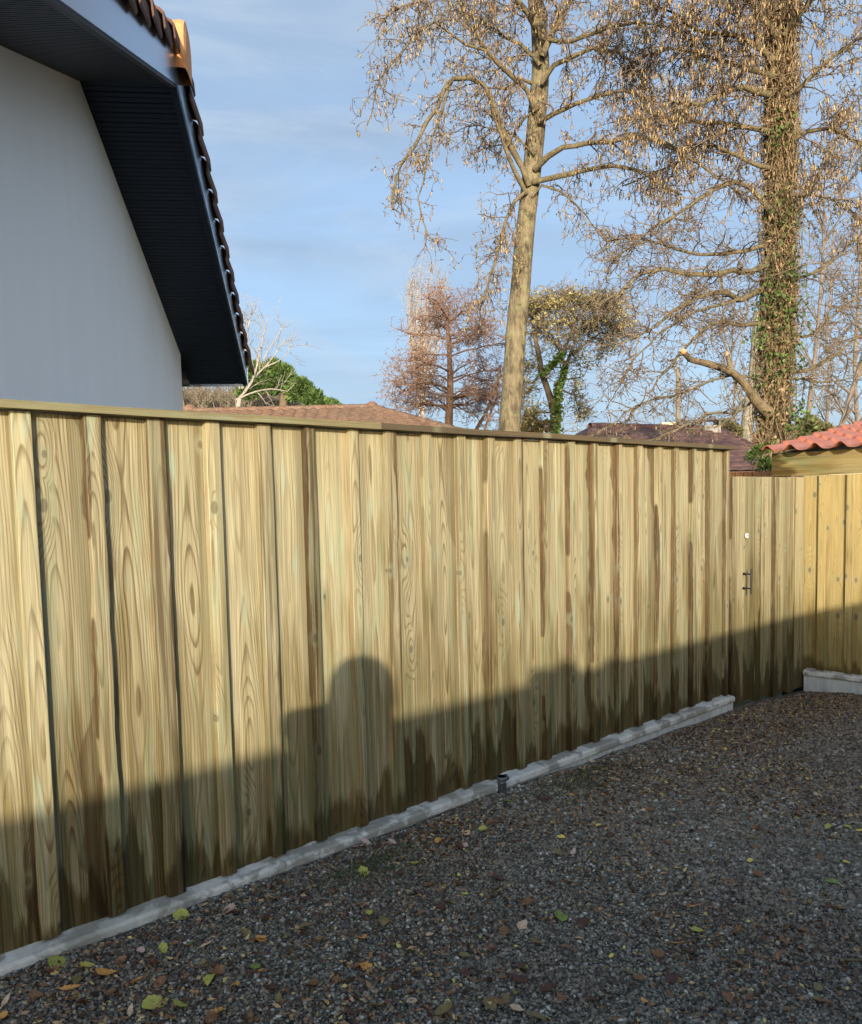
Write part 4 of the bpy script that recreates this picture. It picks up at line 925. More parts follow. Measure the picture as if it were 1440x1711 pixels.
# pale poplar behind it
M_pale = bark('pale_twig', (.28, .23, .18), (.42, .36, .29), .6)
DP = 48; pl = []
for i in range(26):
    x0 = 705+Rr_.uniform(-6, 6); sp_ = Rr_.uniform(-1, 1); pl.append(([(705+sp_*5, 700-Rr_.uniform(0, 120)), (705+sp_*30, 600-Rr_.uniform(0, 60)), (707+sp_*46*Rr_.uniform(.6, 1), 520-Rr_.uniform(0, 50)), (714+sp_*34, 500-Rr_.uniform(0, 66))], Rr_.uniform(-1.5, 1.5), .04))
tree('poplar_tree', 'tall pale bare poplar with upright wispy twigs, behind the reddish tree', (706, 770), DP, [(706, 770), (706, 650), (708, 560), (712, 490)], .18, .03, pl, (M_pale, M_pale, M_redbit), 31, 1.5, 1.7, 1., 3., -.22, None, .10, .5, .007, third=False)
# forked tree with ivy to the right of the leaning trunk
M_olive = bit_mat('olive_brown_leaf', [(0, (.18, .13, .05)), (.4, (.36, .27, .10)), (.75, (.42, .38, .13)), (1, (.50, .36, .16))])
fk = [([(925, 690), (915, 650), (905, 620), (897, 580), (890, 540), (885, 515)], .3, .11), ([(905, 628), (925, 610), (940, 590), (955, 560), (965, 530)], -.3, .07), ([(930, 680), (935, 650), (945, 615), (955, 590), (965, 560), (985, 540)], .5, .09),
      ([(905, 620), (890, 640), (870, 640), (855, 630)], -.2, .04), ([(945, 615), (935, 585), (915, 560), (905, 530)], .5, .05), ([(955, 590), (985, 570), (1005, 555), (1030, 560)], .3, .05), ([(965, 530), (990, 510), (1020, 505), (1045, 530)], .3, .04),
      ([(885, 540), (870, 520), (880, 500)], 0, .04), ([(965, 535), (950, 515), (925, 505), (900, 505)], .2, .04), ([(955, 560), (975, 540), (1000, 530), (1035, 545)], -.5, .04), ([(940, 590), (930, 560), (940, 530), (950, 505)], -.6, .04), ([(935, 650), (960, 660), (970, 690)], 0, .03), ([(925, 690), (900, 690), (880, 700)], 0, .03), ([(985, 515), (1010, 500), (1030, 510)], .6, .03)]
ft = tree('forked_tree', 'forked tree with olive brown foliage and ivy on one stem, right of the leaning alder', (928, 760), 22, [(929, 770), (928, 720), (926, 692)], .14, .12, fk, (M_ivybark, M_twig, M_olive), 41, .95, 8., .5, 10., .03, True, .28, .05, .007, catk=.12, bitn=5., t0=.3, flat=True)
fo = Bits(); tw = Tubes(); R = random.Random(19)
for (x, y, rx, ry, n_) in ((890, 515, 26, 14, 700), (925, 505, 30, 13, 900), (965, 500, 32, 14, 1000), (1005, 505, 28, 15, 800), (1030, 545, 22, 22, 600), (990, 540, 28, 18, 700), (905, 545, 20, 18, 380), (945, 535, 26, 14, 500), (880, 610, 14, 12, 220), (885, 650, 18, 12, 200), (1012, 580, 14, 16, 260), (975, 600, 14, 22, 180), (965, 650, 12, 24, 220), (975, 690, 16, 14, 240), (890, 690, 18, 16, 420), (870, 660, 10, 20, 160), (1000, 600, 10, 12, 120)):
    c0 = at(x, y, 22); kx = 22/F
    for _ in range(int(n_*.55)):
        a = R.gauss(0, .5); p = c0+np.array([R.gauss(0, rx*kx*.5), R.gauss(0, .35), R.gauss(0, ry*kx*.5)]); p[2] += .08*math.sin(p[0]*7)
        fo.add(p, (R.gauss(0, 1), R.gauss(0, 1), R.gauss(-.2, .8)), R.uniform(.06, .11), R.uniform(.018, .034))
    for _ in range(int(n_/7)):
        p = c0+np.array([R.gauss(0, rx*kx*.5), R.gauss(0, .35), R.gauss(0, ry*kx*.5)]); tw.add(wander(p, (R.gauss(0, 1), R.gauss(0, .6), R.gauss(.2, .6)), R.uniform(.2, .5), 4, .25, 0, R), [.009, .008, .006, .005, .004], 3)
link('foliage', fo.mesh('foliage', True), ft, M_olive)['kind'] = 'stuff'; link('twigs', tw.mesh('twigs', False), ft, M_twig)['kind'] = 'stuff'
lf = Bits(); R = random.Random(2)
for (x0, y0, x1, y1, w_, n_) in ((930, 725, 933, 640, 5.5, 520), (934, 650, 945, 612, 4, 150), (905, 628, 940, 590, 5, 200)):
    for _ in range(n_):
        t = R.random(); p = at(x0+(x1-x0)*t+R.gauss(0, w_*.5), y0+(y1-y0)*t, 21.8+R.uniform(-.1, .1)); lf.add(p, (R.gauss(0, 1), R.gauss(-.3, .6), R.gauss(0, 1)), .11, .05)
M_ivyb = bit_mat('bright_ivy_leaf', [(0, (.06, .10, .02)), (.5, (.13, .19, .04)), (1, (.22, .27, .07))], .5)
link('ivy', lf.mesh('ivy', True), ft, M_ivyb)['kind'] = 'stuff'
# pale bare tree beside the white house
wl = [([(400, 668), (415, 645), (440, 615), (462, 590), (478, 565)], .5, .06), ([(395, 668), (425, 655), (455, 650), (480, 655), (495, 640)], -.5, .05), ([(400, 665), (420, 640), (432, 600), (440, 560), (448, 525)], 0, .06), ([(405, 650), (408, 600), (415, 550), (422, 505)], .3, .06),
      ([(425, 625), (410, 590), (402, 550), (405, 510)], .3, .04), ([(440, 600), (465, 560), (478, 535)], .3, .04), ([(400, 650), (395, 610), (398, 570), (410, 530)], .4, .04), ([(430, 655), (440, 668), (446, 675)], .3, .03), ([(440, 615), (470, 600), (490, 575)], .3, .04)]
tree('bare_tree', 'pale leafless tree standing just right of the white house gable', (400, 760), 38, [(392, 760), (396, 700), (400, 665)], .16, .1, wl, (M_pale, M_pale, M_redbit), 51, 1.5, 2., .8, 4.5, -.05, None, .16, .25, .010, third=False)
# bare stems on the far right
M_greytwig = bark('grey_brown_twig', (.14, .11, .085), (.26, .21, .16), 1.5)
def bare(label, trunk, d, r, seed, spread=1.):
    Rq = random.Random(seed); L = []
    for i in range(14):
        t = Rq.uniform(.12, 1); j = t*(len(trunk)-1); a = int(min(j, len(trunk)-2)); x = trunk[a][0]+(trunk[a+1][0]-trunk[a][0])*(j-a); y = trunk[a][1]+(trunk[a+1][1]-trunk[a][1])*(j-a)
        sx = Rq.choice((-1, 1))*Rq.uniform(20, 55)*spread; L.append(([(x, y), (x+sx*.5, y-20-Rq.uniform(0, 20)), (x+sx, y-45-Rq.uniform(0, 40))], Rq.uniform(-.8, .8), r*.4))
    return tree('bare_tree', label, trunk[0], d, trunk, r, r*.35, L, (M_greytwig, M_greytwig, M_redbit), seed, .8, 3., .5, 6., 0., True, .2, .2, .006, third=True, catk=.06, bitn=1.2, group=None, hang=True)
bare('slim bare sapling rising just right of the ivy-clad trunk', [(1348, 770), (1350, 700), (1355, 650), (1362, 590), (1370, 500), (1375, 420), (1377, 330)], 14, .045, 61)
bare('dark leaning bare stem at the right edge above the red roof', [(1395, 780), (1405, 715), (1420, 665), (1440, 600), (1455, 540), (1470, 450)], 15, .06, 62)
bare('thin upright bare tree far behind, between the two right-hand stems', [(1385, 760), (1382, 700), (1385, 620), (1380, 560), (1388, 480), (1392, 380)], 24, .05, 63)
bare('leafless tree with fine branches at the far right edge of the view', [(1440, 770), (1432, 700), (1428, 600), (1436, 480), (1440, 330)], 20, .06, 64, 1.2)
bare('small bare tree just left of the ivy-clad trunk, behind the brown roof', [(1222, 760), (1224, 700), (1228, 650), (1222, 600), (1226, 540)], 24, .04, 65, .7)
# plane tree trunk, pale
pt2 = tree('plane_tree', 'pale mottled tree trunk just left of the ivy-clad trunk, behind the brown roof', (1248, 790), 20, [(1246, 790), (1247, 720), (1252, 680), (1258, 640), (1262, 590), (1266, 520)], .17, .09, [([(1250, 700), (1235, 660), (1228, 620)], .5, .05)], (bark('plane_bark', (.20, .17, .12), (.36, .31, .22), .7), M_greytwig, M_redbit), 71, .8, 3., .5, 5., 0, None, .2, .2, .007)

# conifer crown behind the left roof
def blob_tree(name, label, d, blobs, leafL, leafW, mat, mtr, trunk, seed, perpx=5., cat='tree', r=.15):
    R = random.Random(seed); e = empty(name, at(trunk[0], trunk[1], d), label, cat)
    tb = Tubes(); P = px_path([(trunk[0], trunk[1]), (trunk[2], trunk[3])], d, d, .5); tb.add(P, np.linspace(r, r*.5, len(P)), 8); link('trunk', tb.mesh('trunk'), e, mtr)
    bt_ = Bits()
    for (x, y, rx, ry) in blobs:
        c0 = at(x, y, d); sx = rx/F*d; sy = ry/F*d
        for _ in range(int(rx*ry*perpx)):
            u = np.array([R.gauss(0, 1), R.gauss(0, 1), R.gauss(0, 1)]); u /= np.linalg.norm(u); rad = R.uniform(.55, 1.)**.5
            wob = 1+.16*mnoise.noise(Vector((u*2.6+seed+x).tolist()))
            p = c0+np.array([u[0]*sx, u[1]*sx*.9, u[2]*sy])*rad*wob
            bt_.add(p, unit(u*.7+np.array([R.gauss(0, .5), R.gauss(0, .5), R.gauss(.4, .4)])), leafL*R.uniform(.6, 1.2), leafW)
    link('crown', bt_.mesh('crown', True), e, mat)['kind'] = 'stuff'; return e
M_pine = bit_mat('pine_needles', [(0, (.035, .07, .018)), (.5, (.08, .135, .035)), (1, (.16, .22, .06))], .8)
pr = []; Rb = random.Random(6)
for i in range(46):
    x = Rb.uniform(400, 552); yt = np.interp(x, [400, 440, 475, 505, 530, 552], [600, 604, 607, 628, 655, 676]); pr.append((x, yt+11+abs(Rb.gauss(0, 16)), Rb.uniform(8, 14), Rb.uniform(9, 14)))
blob_tree('pine_tree', 'bushy bright green umbrella pine beyond the tiled roof on the left', 55, pr, .42, .11, M_pine, M_ivybark, (470, 740, 475, 640), 5, 3.2, r=.4)
blob_tree('pine_tree', 'small green pine top just right of the big umbrella pine, above the roof ridge', 60, [(553, 678, 9, 7), (563, 682, 6, 4)], .40, .11, M_pine, M_ivybark, (556, 740, 556, 684), 6, 8., r=.2)
M_bush = bit_mat('olive_bush_leaf', [(0, (.07, .075, .03)), (.6, (.15, .15, .06)), (1, (.24, .21, .10))], .9)
blob_tree('bush', 'olive green bush just left of the pale plane trunk, behind the chimney', 19, [(1210, 715, 12, 12), (1225, 722, 12, 12), (1200, 725, 8, 8)], .10, .03, M_bush, M_ivybark, (1212, 760, 1212, 720), 7, 6., 'shrub', r=.05)
blob_tree('bush', 'green leafy shrub at the foot of the ivy-clad trunk, left of the red roof', 9.6, [(1285, 748, 9, 4), (1268, 753, 9, 3), (1257, 761, 7, 3), (1278, 775, 7, 7)], .07, .010, M_ivy, M_ivybark, (1290, 800, 1285, 745), 8, 5., 'shrub', r=.02)
blob_tree('bush', 'green and brown shrub between the ivy-clad trunk and the right-hand saplings', 12.5, [(1352, 715, 16, 12), (1375, 722, 14, 8), (1340, 728, 10, 12)], .10, .03, M_bush, M_ivybark, (1355, 760, 1355, 720), 9, 5., 'shrub', r=.04)
blob_tree('bush', 'low dark green bush right behind the leaning alder base', 23, [(890, 715, 18, 10), (912, 712, 12, 8), (885, 700, 10, 8)], .10, .035, M_olive, M_ivybark, (895, 760, 895, 715), 10, 4., 'shrub', r=.05)
# far leafless wood behind the left roof
wood = Tubes(); R = random.Random(12)
for i in range(520):
    x = R.uniform(302, 500); d = R.uniform(62, 80); b0 = at(x, 700, d); h_ = (700-R.uniform(640, 668))/F*d
    P = wander(b0, (R.gauss(0, .12), 0, 1), h_, 5, .10, 0, R); wood.add(P, np.linspace(.09, .03, 6), 3)
    for _ in range(5): q = P[R.randint(1, 4)]; wood.add(wander(q, (R.gauss(0, 1), R.gauss(0, .4), R.uniform(.2, 1)), R.uniform(.6, 1.6), 3, .2, 0, R), [.035, .03, .022, .015], 3)
ww = link('bare_wood', wood.mesh('bare_wood', False), None, bark('thicket_bark', (.10, .08, .05), (.24, .19, .13), .5)); setp(ww, 'far-off brown leafless wood under the dark soffit, behind the tiled roof', 'wood', kind='stuff')

# ------------------------------------------------------------------ neighbouring roofs
k = NT('terracotta_tiles'); g = k.geo(); n1 = k.noise(g, 4, 4, .6); n2 = k.noise(g, 1.2, 4, .6)
c = k.mix(k.mr(n1, .3, .7), (.16, .085, .05), (.27, .155, .095)); c = k.mix(k.mr(n2, .48, .68, 0, .75), c, (.16, .11, .075)); c = k.mix(k.mr(k.noise(g, 22, 3), .5, .75, 0, .4), c, (.52, .36, .24))
c = k.mix(k.math('MULTIPLY', k.attr('groove', 'Fac'), .8), c, (.07, .045, .03))  # shade of tile valleys and course steps painted into the colour
M_terra = k.done(c, .85, k.bump(k.noise(g, 40, 3), .3, .01), .2)
k = NT('dark_brown_tiles'); g = k.geo(); n1 = k.noise(g, 5, 4, .6)
c = k.mix(k.mr(n1, .3, .7), (.11, .055, .045), (.20, .105, .085)); c = k.mix(k.math('MULTIPLY', k.attr('groove', 'Fac'), .7), c, (.035, .022, .018))  # brown tiles get the same crevice shade painted in by the mask
M_darkt = k.done(c, .7, k.bump(k.noise(g, 40, 3), .3, .01), .3)
k = NT('cream_wall'); g = k.geo(); M_cream = k.done(k.mix(k.noise(g, 3, 3), (.62, .56, .42), (.7, .64, .5)), .9)
def tiled(name, A, B, Cc, Dd, parent, mat, pu=.27, pv=.36, amp=.05, stp=.045, sub=8):
    """tile field on the quad A (eave start) B (eave end) C (ridge end) D (ridge start)"""
    A, B, Cc, Dd = [np.asarray(q, float) for q in (A, B, Cc, Dd)]
    nrm = unit(np.cross(B-A, Dd-A)); nrm = nrm if nrm[2] > 0 else -nrm
    eu = unit(B-A); L = np.linalg.norm(B-A); hv = np.linalg.norm((Dd-A)-eu*((Dd-A)@eu))
    nu = int(L/pu*sub); nC = int(hv/pv); v = []; gr = []
    for cc in range(nC):
        for fq_ in (0., .06, .5, 1.):
            t = (cc+fq_)/nC; P0 = A+(Dd-A)*t; P1 = B+(Cc-B)*t
            for i in range(nu+1):
                p = P0+(P1-P0)*i/nu; uu_ = (p-A)@eu; w = abs(math.sin(math.pi*uu_/pu))
                v.append(p+nrm*(amp*w-stp*fq_+(stp if fq_ == 0 else stp)-(stp*.9 if fq_ == 0 else 0)))
                gr.append(max(0, 1-w*2.2)*.9 if fq_ > 0 else 1.)  # mask for the painted crevice shade: valleys and lower tile edges
    idx = np.arange(nC*4*(nu+1)).reshape(nC*4, nu+1)
    f = np.stack([idx[:-1, :-1], idx[:-1, 1:], idx[1:, 1:], idx[1:, :-1]], -1).reshape(-1, 4)
    return link(name, mesh(name, v, f, {'groove': ('FLOAT', gr)}, smooth=False), parent, mat)
def ridge_caps(A, B, parent, mat, r=.11, step=.4):
    A, B = np.asarray(A, float), np.asarray(B, float); L = np.linalg.norm(B-A); e = unit(B-A); tb = Tubes(); n_ = int(L/step)
    for i in range(n_): p = A+e*step*i; tb.add([p, p+e*step*.98, p+e*step*1.04], [r*.88, r, r*1.0], 8)
    return link('ridge', tb.mesh('ridge', False), parent, mat)
# terracotta hip roof on the left
DL = 17.
h1 = empty('house', at(560, 900, DL+4), 'neighbouring bungalow with a mossy terracotta hip roof just above the fence on the left', 'house')
rL = at(318, 681, DL+3.5); rR = at(622, 689, DL+3.5); rR[2] = rL[2] = (rL[2]+rR[2])/2
eL = rL+np.array([-3.6, -3.4, -1.30]); eR = rR+np.array([3.3, -3.4, -1.30]); bR = rR+np.array([3.3, 3.4, -1.3]); bL = rL+np.array([-3.6, 3.4, -1.3])
tiled('roof', eL, eR, rR, rL, h1, M_terra); tiled('roof', eR, bR, rR+[.01, 0, 0], rR, h1, M_terra)
mb = MB(); mb.add([bR, bL, rL, rR], [(0, 1, 2, 3)]); mb.add([bL, eL, rL], [(0, 1, 2)]); link('roof', mb.mesh('roof'), h1, M_terra)
ridge_caps(rL, rR, h1, M_terra); ridge_caps(rR, eR, h1, M_terra); ridge_caps(rL, eL, h1, M_terra)
mb = MB(); a_ = eL+np.array([.5, .5, 0]); mb.box((a_[0], a_[1], -.7), (eR[0]-eL[0]-1, 0, 0), (0, bR[1]-eR[1]-1, 0), (0, 0, a_[2]+.65)); link('wall', mb.mesh('wall'), h1, M_cream)
mb = MB(); mb.add(*dome(rR+[.0, 0, .03], .17, .13, 10)); link('ridge_end', mb.mesh('ridge_end', True), h1, M_terra)
mb = MB(); mb.add(*dome(rL+[.0, 0, .03], .2, .16, 10)); link('ridge_end', mb.mesh('ridge_end', True), h1, M_terra)
# dark brown roof on the right
DB = 15.
h2 = empty('house', at(1120, 900, DB+3), 'low building with a dark brown roof and chimney, over the fence on the right', 'house')
rl = at(985, 713, DB+1.5); rr_ = at(1205, 724, DB+3.); el_ = at(950, 740, DB-1.5); er = at(1335, 783, DB-1.2); q1 = at(1290, 745, DB+2.)
rr_[2] = rl[2]; er[2] = el_[2] = at(1260, 786, DB-1.3)[2]
er = np.array([er[0], er[1], el_[2]])
tiled('roof', el_, er, rr_, rl, h2, M_darkt, .22, .30, .014, .02, 6)
br = er+(rr_-er)*2; br = np.array([er[0]+1.5, er[1]+8, er[2]])
mb = MB(); mb.add([er, br, rr_], [(0, 1, 2)]); bl = np.array([el_[0]-1, el_[1]+8, el_[2]]); mb.add([br, bl, rl, rr_], [(0, 1, 2, 3)]); mb.add([bl, el_, rl], [(0, 1, 2)]); link('roof', mb.mesh('roof'), h2, M_darkt)
ridge_caps(rl, rr_, h2, M_darkt, .09); ridge_caps(rr_, er, h2, M_darkt, .05)
mb = MB(); mb.box(el_+[0, 0, -.13], er-el_, (0, .1, 0), (0, 0, .12)); link('gutter', mb.mesh('gutter'), h2, M_darkt)
mb = MB(); w0 = el_+[.3, .6, 0]; mb.box((w0[0], w0[1], -.7), er-el_-unit(er-el_)*.7, (0, 5.5, 0), (0, 0, w0[2]+.6)); link('wall', mb.mesh('wall'), h2, M_cream)
k = NT('chimney_render'); g = k.geo(); M_chim = k.done(k.mix(k.noise(g, 12, 3), (.26, .23, .19), (.42, .38, .32)), .9)
cb = at(1186, 722, DB+2.6); s_ = .17; mb = MB(); mb.box(cb+[-s_, -s_, -.5], (2*s_, 0, 0), (0, 2*s_, 0), (0, 0, .63))
ch_ = link('chimney', mb.mesh('chimney'), h2, M_chim)
mb = MB()
for (i, j) in ((-1, -1), (.75, -1), (-1, .75), (.75, .75)): mb.box(cb+[i*s_, j*s_, .13], (s_*.25, 0, 0), (0, s_*.25, 0), (0, 0, .10))
mb.box(cb+[-s_*1.15, -s_*1.15, .23], (2.3*s_, 0, 0), (0, 2.3*s_, 0), (0, 0, .035)); mb.box(cb+[.0, -.04, .266], (.10, 0, 0), (0, .10, 0), (0, 0, .07))
o = link('chimney_cap', mb.mesh('chimney_cap'), ch_, bark('chimney_dark', (.1, .09, .08), (.2, .18, .16), 1.)); o.matrix_parent_inverse = Matrix()
# orange-brown fence bit of the neighbour under the brown gutter
nf = empty('wooden_fence', at(1250, 800, 8.3), 'low reddish brown fence glimpsed between the gate top and the brown roof', 'fence')
pa = at(1215, 789.5, 8.3); pb_ = at(1300, 787, 8.3)
for i in range(6):
    u = i/6; a_ = pa+(pb_-pa)*u; plank('board', lambda uu, b, z, a_=a_: a_+unit(pb_-pa)*uu+np.array([0, -b, z-a_[2]]), 0, np.linalg.norm(pb_-pa)/6-.006, a_[2]-1.6, a_[2], -.02, 0, nf, bark('orange_fence_paint', (.34, .14, .05), (.46, .22, .09), 2.) if i == 0 else bpy.data.materials['orange_fence_paint'], .1*i+.05, nz=3)
# tan gable end right of the leaning trunk
h3 = empty('house', at(873, 760, 34), 'tiny tan gable peeking over the fence right of the leaning trunk', 'house')
g0 = at(873, 707, 34); w_ = .45; mb = MB(); mb.add([g0, g0+[.32, 0, -.30], g0+[.32, 0, -2.6], g0+[-.7, 0, -2.6], g0+[-.7, 0, -.5], g0+[0, 2, 0], g0+[.32, 2, -.3], g0+[-.7, 2, -.5]], [(0, 4, 3, 2, 1), (0, 1, 6, 5), (0, 5, 7, 4)]); link('gable', mb.mesh('gable'), h3, M_rtile)
# far yellow building, far red roofs, pole
k = NT('yellow_render'); M_yel = k.done((.80, .70, .36), .9)
k = NT('window_glass'); M_glass = k.done((.05, .06, .07), .15, None, .6)
fb = empty('apartment_building', at(1122, 740, 130), 'far-off pale yellow building behind the brown roof and the utility pole', 'building')
a_ = at(1096, 712, 130); b_ = at(1148, 711, 130); mb = MB(); mb.box(a_+[0, 0, -14], (b_-a_), (0, 14, 0), (0, 0, 14)); q = a_+[1.2, 1.0, .0]; mb.box(q, (b_-a_)*.62, (0, 8, 0), (0, 0, .62)); link('wall', mb.mesh('wall'), fb, M_yel)
for i in range(5): mb = MB(); mb.box(a_+(b_-a_)*(.08+.19*i)+[0, -.05, -1.9], (.7, 0, 0), (0, .04, 0), (0, 0, 1.1)); link('window', mb.mesh('window'), fb, M_glass)
h4 = empty('house', at(1268, 780, 40), 'far house with an orange tiled roof glimpsed left of the ivy-clad trunk', 'house')
a_ = at(1240, 741, 40); b_ = at(1292, 741, 40); tiled('roof', a_+[0, -1, -.3], b_+[0, -1, -.3], b_+[-.2, 2.5, .75], a_+[.5, 2.5, .75], h4, M_redroof, .3, .4, .03, .03, 4)
mb = MB(); mb.box(a_+[.1, -.6, -3], b_-a_-[.2, 0, 0], (0, 4, 0), (0, 0, 2.85)); link('wall', mb.mesh('wall'), h4, M_cream)
h5 = empty('house', at(1410, 780, 36), 'far house with a dull red roof at the right edge behind the bare stems', 'house')
a_ = at(1372, 722, 36); b_ = at(1465, 722, 36); tiled('roof', a_+[0, -1, -.35], b_+[0, -1, -.35], b_+[0, 2.5, .50], a_+[.7, 2.5, .45], h5, M_terra, .3, .4, .03, .03, 4)
mb = MB(); mb.box(a_+[.1, -.6, -3], b_-a_-[.2, 0, 0], (0, 4, 0), (0, 0, 2.8)); link('wall', mb.mesh('wall'), h5, M_cream)
k = NT('concrete_pole'); g = k.geo(); M_pole = k.done(k.mix(k.noise(g, 6, 4), (.22, .19, .15), (.31, .27, .21)), .9)
up_ = empty('utility_pole', at(1133, 760, 24), 'plain grey concrete utility pole standing behind the brown roof', 'pole')
p0 = at(1133, 770, 24); p1 = at(1133, 616, 24); mb = MB(); mb.add(*tube([p0, p1], [.085, .068], 8)); link('pole', mb.mesh('pole'), up_, M_pole)

# ------------------------------------------------------------------ fallen leaves, sticks, moss
def leaf_mesh(name, kind, R):
    L = 1.; v = []; f = []; n = 10
    cup = R.uniform(.05, .45); curl = R.uniform(-.5, .6); tw = R.uniform(-.4, .4)
    for i in range(n+1):
        t = i/n
        if kind == 'ovate': w = .34*math.sin(math.pi*t**.8)**.75*(1-.25*t)
        elif kind == 'round': w = .46*math.sin(math.pi*min(1, t*.97+.015))**.55
        elif kind == 'long': w = .17*math.sin(math.pi*t)**.8
        else: w = (.42*math.sin(math.pi*t)**.6)*(.55+.45*abs(math.cos(t*8.5)))
        w = max(w, .006)
        e1, e2 = w*(1+R.uniform(-.12, .12)), w*(1+R.uniform(-.12, .12))
        z0 = curl*(t-.5)**2*.9
        for s_ in (-e1, -e1*.5, 0, e2*.5, e2):
            v.append((s_, t-.5, z0+cup*abs(s_)**1.3*1.3+tw*s_*(t-.5)+R.uniform(-.012, .012)))
    for i in range(n):
        for j in range(4): a = i*5+j; f.append((a, a+1, a+6, a+5))
    m = len(v)
    for i in range(4):
        y = -.5-.09*i; x = .04*math.sin(i*1.3); z = .02*i
        v += [(x-.012, y, z), (x+.012, y, z), (x, y, z+.02)]
    for i in range(3):
        for j in range(3): a = m+i*3+j; b = m+i*3+(j+1) % 3; f.append((a, b, b+3, a+3))
    return mesh(name, v, f, smooth=True)
def leaf_mat(name, a, b_, spot):
    k = NT(name); o_ = k.obj(); n1 = k.noise(o_, 3.5, 4, .65); n2 = k.noise(o_, 14, 3)
    x = k.sep(o_)[0]; vein = k.mr(k.math('ABSOLUTE', x), .0, .02, .35, 0)
    c = k.mix(k.mr(n1, .35, .65), a, b_); c = k.mix(k.mr(n2, .56, .66, 0, .7), c, spot); c = k.mix(vein, c, tuple(min(1, q*1.4) for q in b_))
    return k.done(c, .6, None, .3)
LM = {'yg': leaf_mat('yellow_green_leaf', (.26, .28, .05), (.42, .38, .09), (.12, .09, .03)), 'green': leaf_mat('green_leaf', (.10, .16, .03), (.20, .25, .06), (.10, .07, .03)),
      'yellow': leaf_mat('yellow_leaf', (.55, .42, .07), (.62, .50, .12), (.25, .15, .04)), 'orange': leaf_mat('orange_leaf', (.48, .20, .04), (.58, .30, .09), (.2, .09, .03)),
      'tan': leaf_mat('tan_leaf', (.42, .28, .16), (.55, .40, .27), (.2, .12, .07)), 'pink': leaf_mat('pinkish_leaf', (.38, .25, .20), (.50, .38, .32), (.18, .12, .09)),
      'brown': leaf_mat('brown_leaf', (.12, .06, .028), (.22, .11, .05), (.06, .035, .02)), 'olive': leaf_mat('olive_brown_leaf_litter', (.13, .10, .035), (.20, .15, .06), (.07, .05, .02)), 'dark': leaf_mat('dark_wet_leaf', (.045, .022, .016), (.09, .04, .028), (.03, .02, .015))}
R = random.Random(77); protos = {}
for kd in ('ovate', 'round', 'long', 'lobed'):
    protos[kd] = [leaf_mesh('leaf_'+kd, kd, R) for _ in range(4)]
meshes = {}
def put_leaf(x, y, colr, size_px, kind, label, group=None, P=None, lie=1.):
    P = on_ground(x, y) if P is None else P
    dist = np.linalg.norm(P-CAM); size = size_px/F*dist if size_px > 1 else size_px
    key = (kind, colr, R.randint(0, 3))
    if key not in meshes:
        me = protos[kind][key[2]].copy(); me.name = 'fallen_leaf'; me.materials.append(LM[colr]); meshes[key] = me
    o = bpy.data.objects.new('fallen_leaf', meshes[key]); COL.objects.link(o)
    s_, n_ = P@dv, P@nv
    o.location = (P[0], P[1], float(gz(s_, n_)+rough_g(s_, n_))+.010+R.uniform(0, .004)); o.scale = (size, size, size)
    o.rotation_euler = (R.gauss(0, .22)*lie, R.gauss(0, .22)*lie, R.uniform(0, 6.28))
    setp(o, label, 'leaf', group); return o
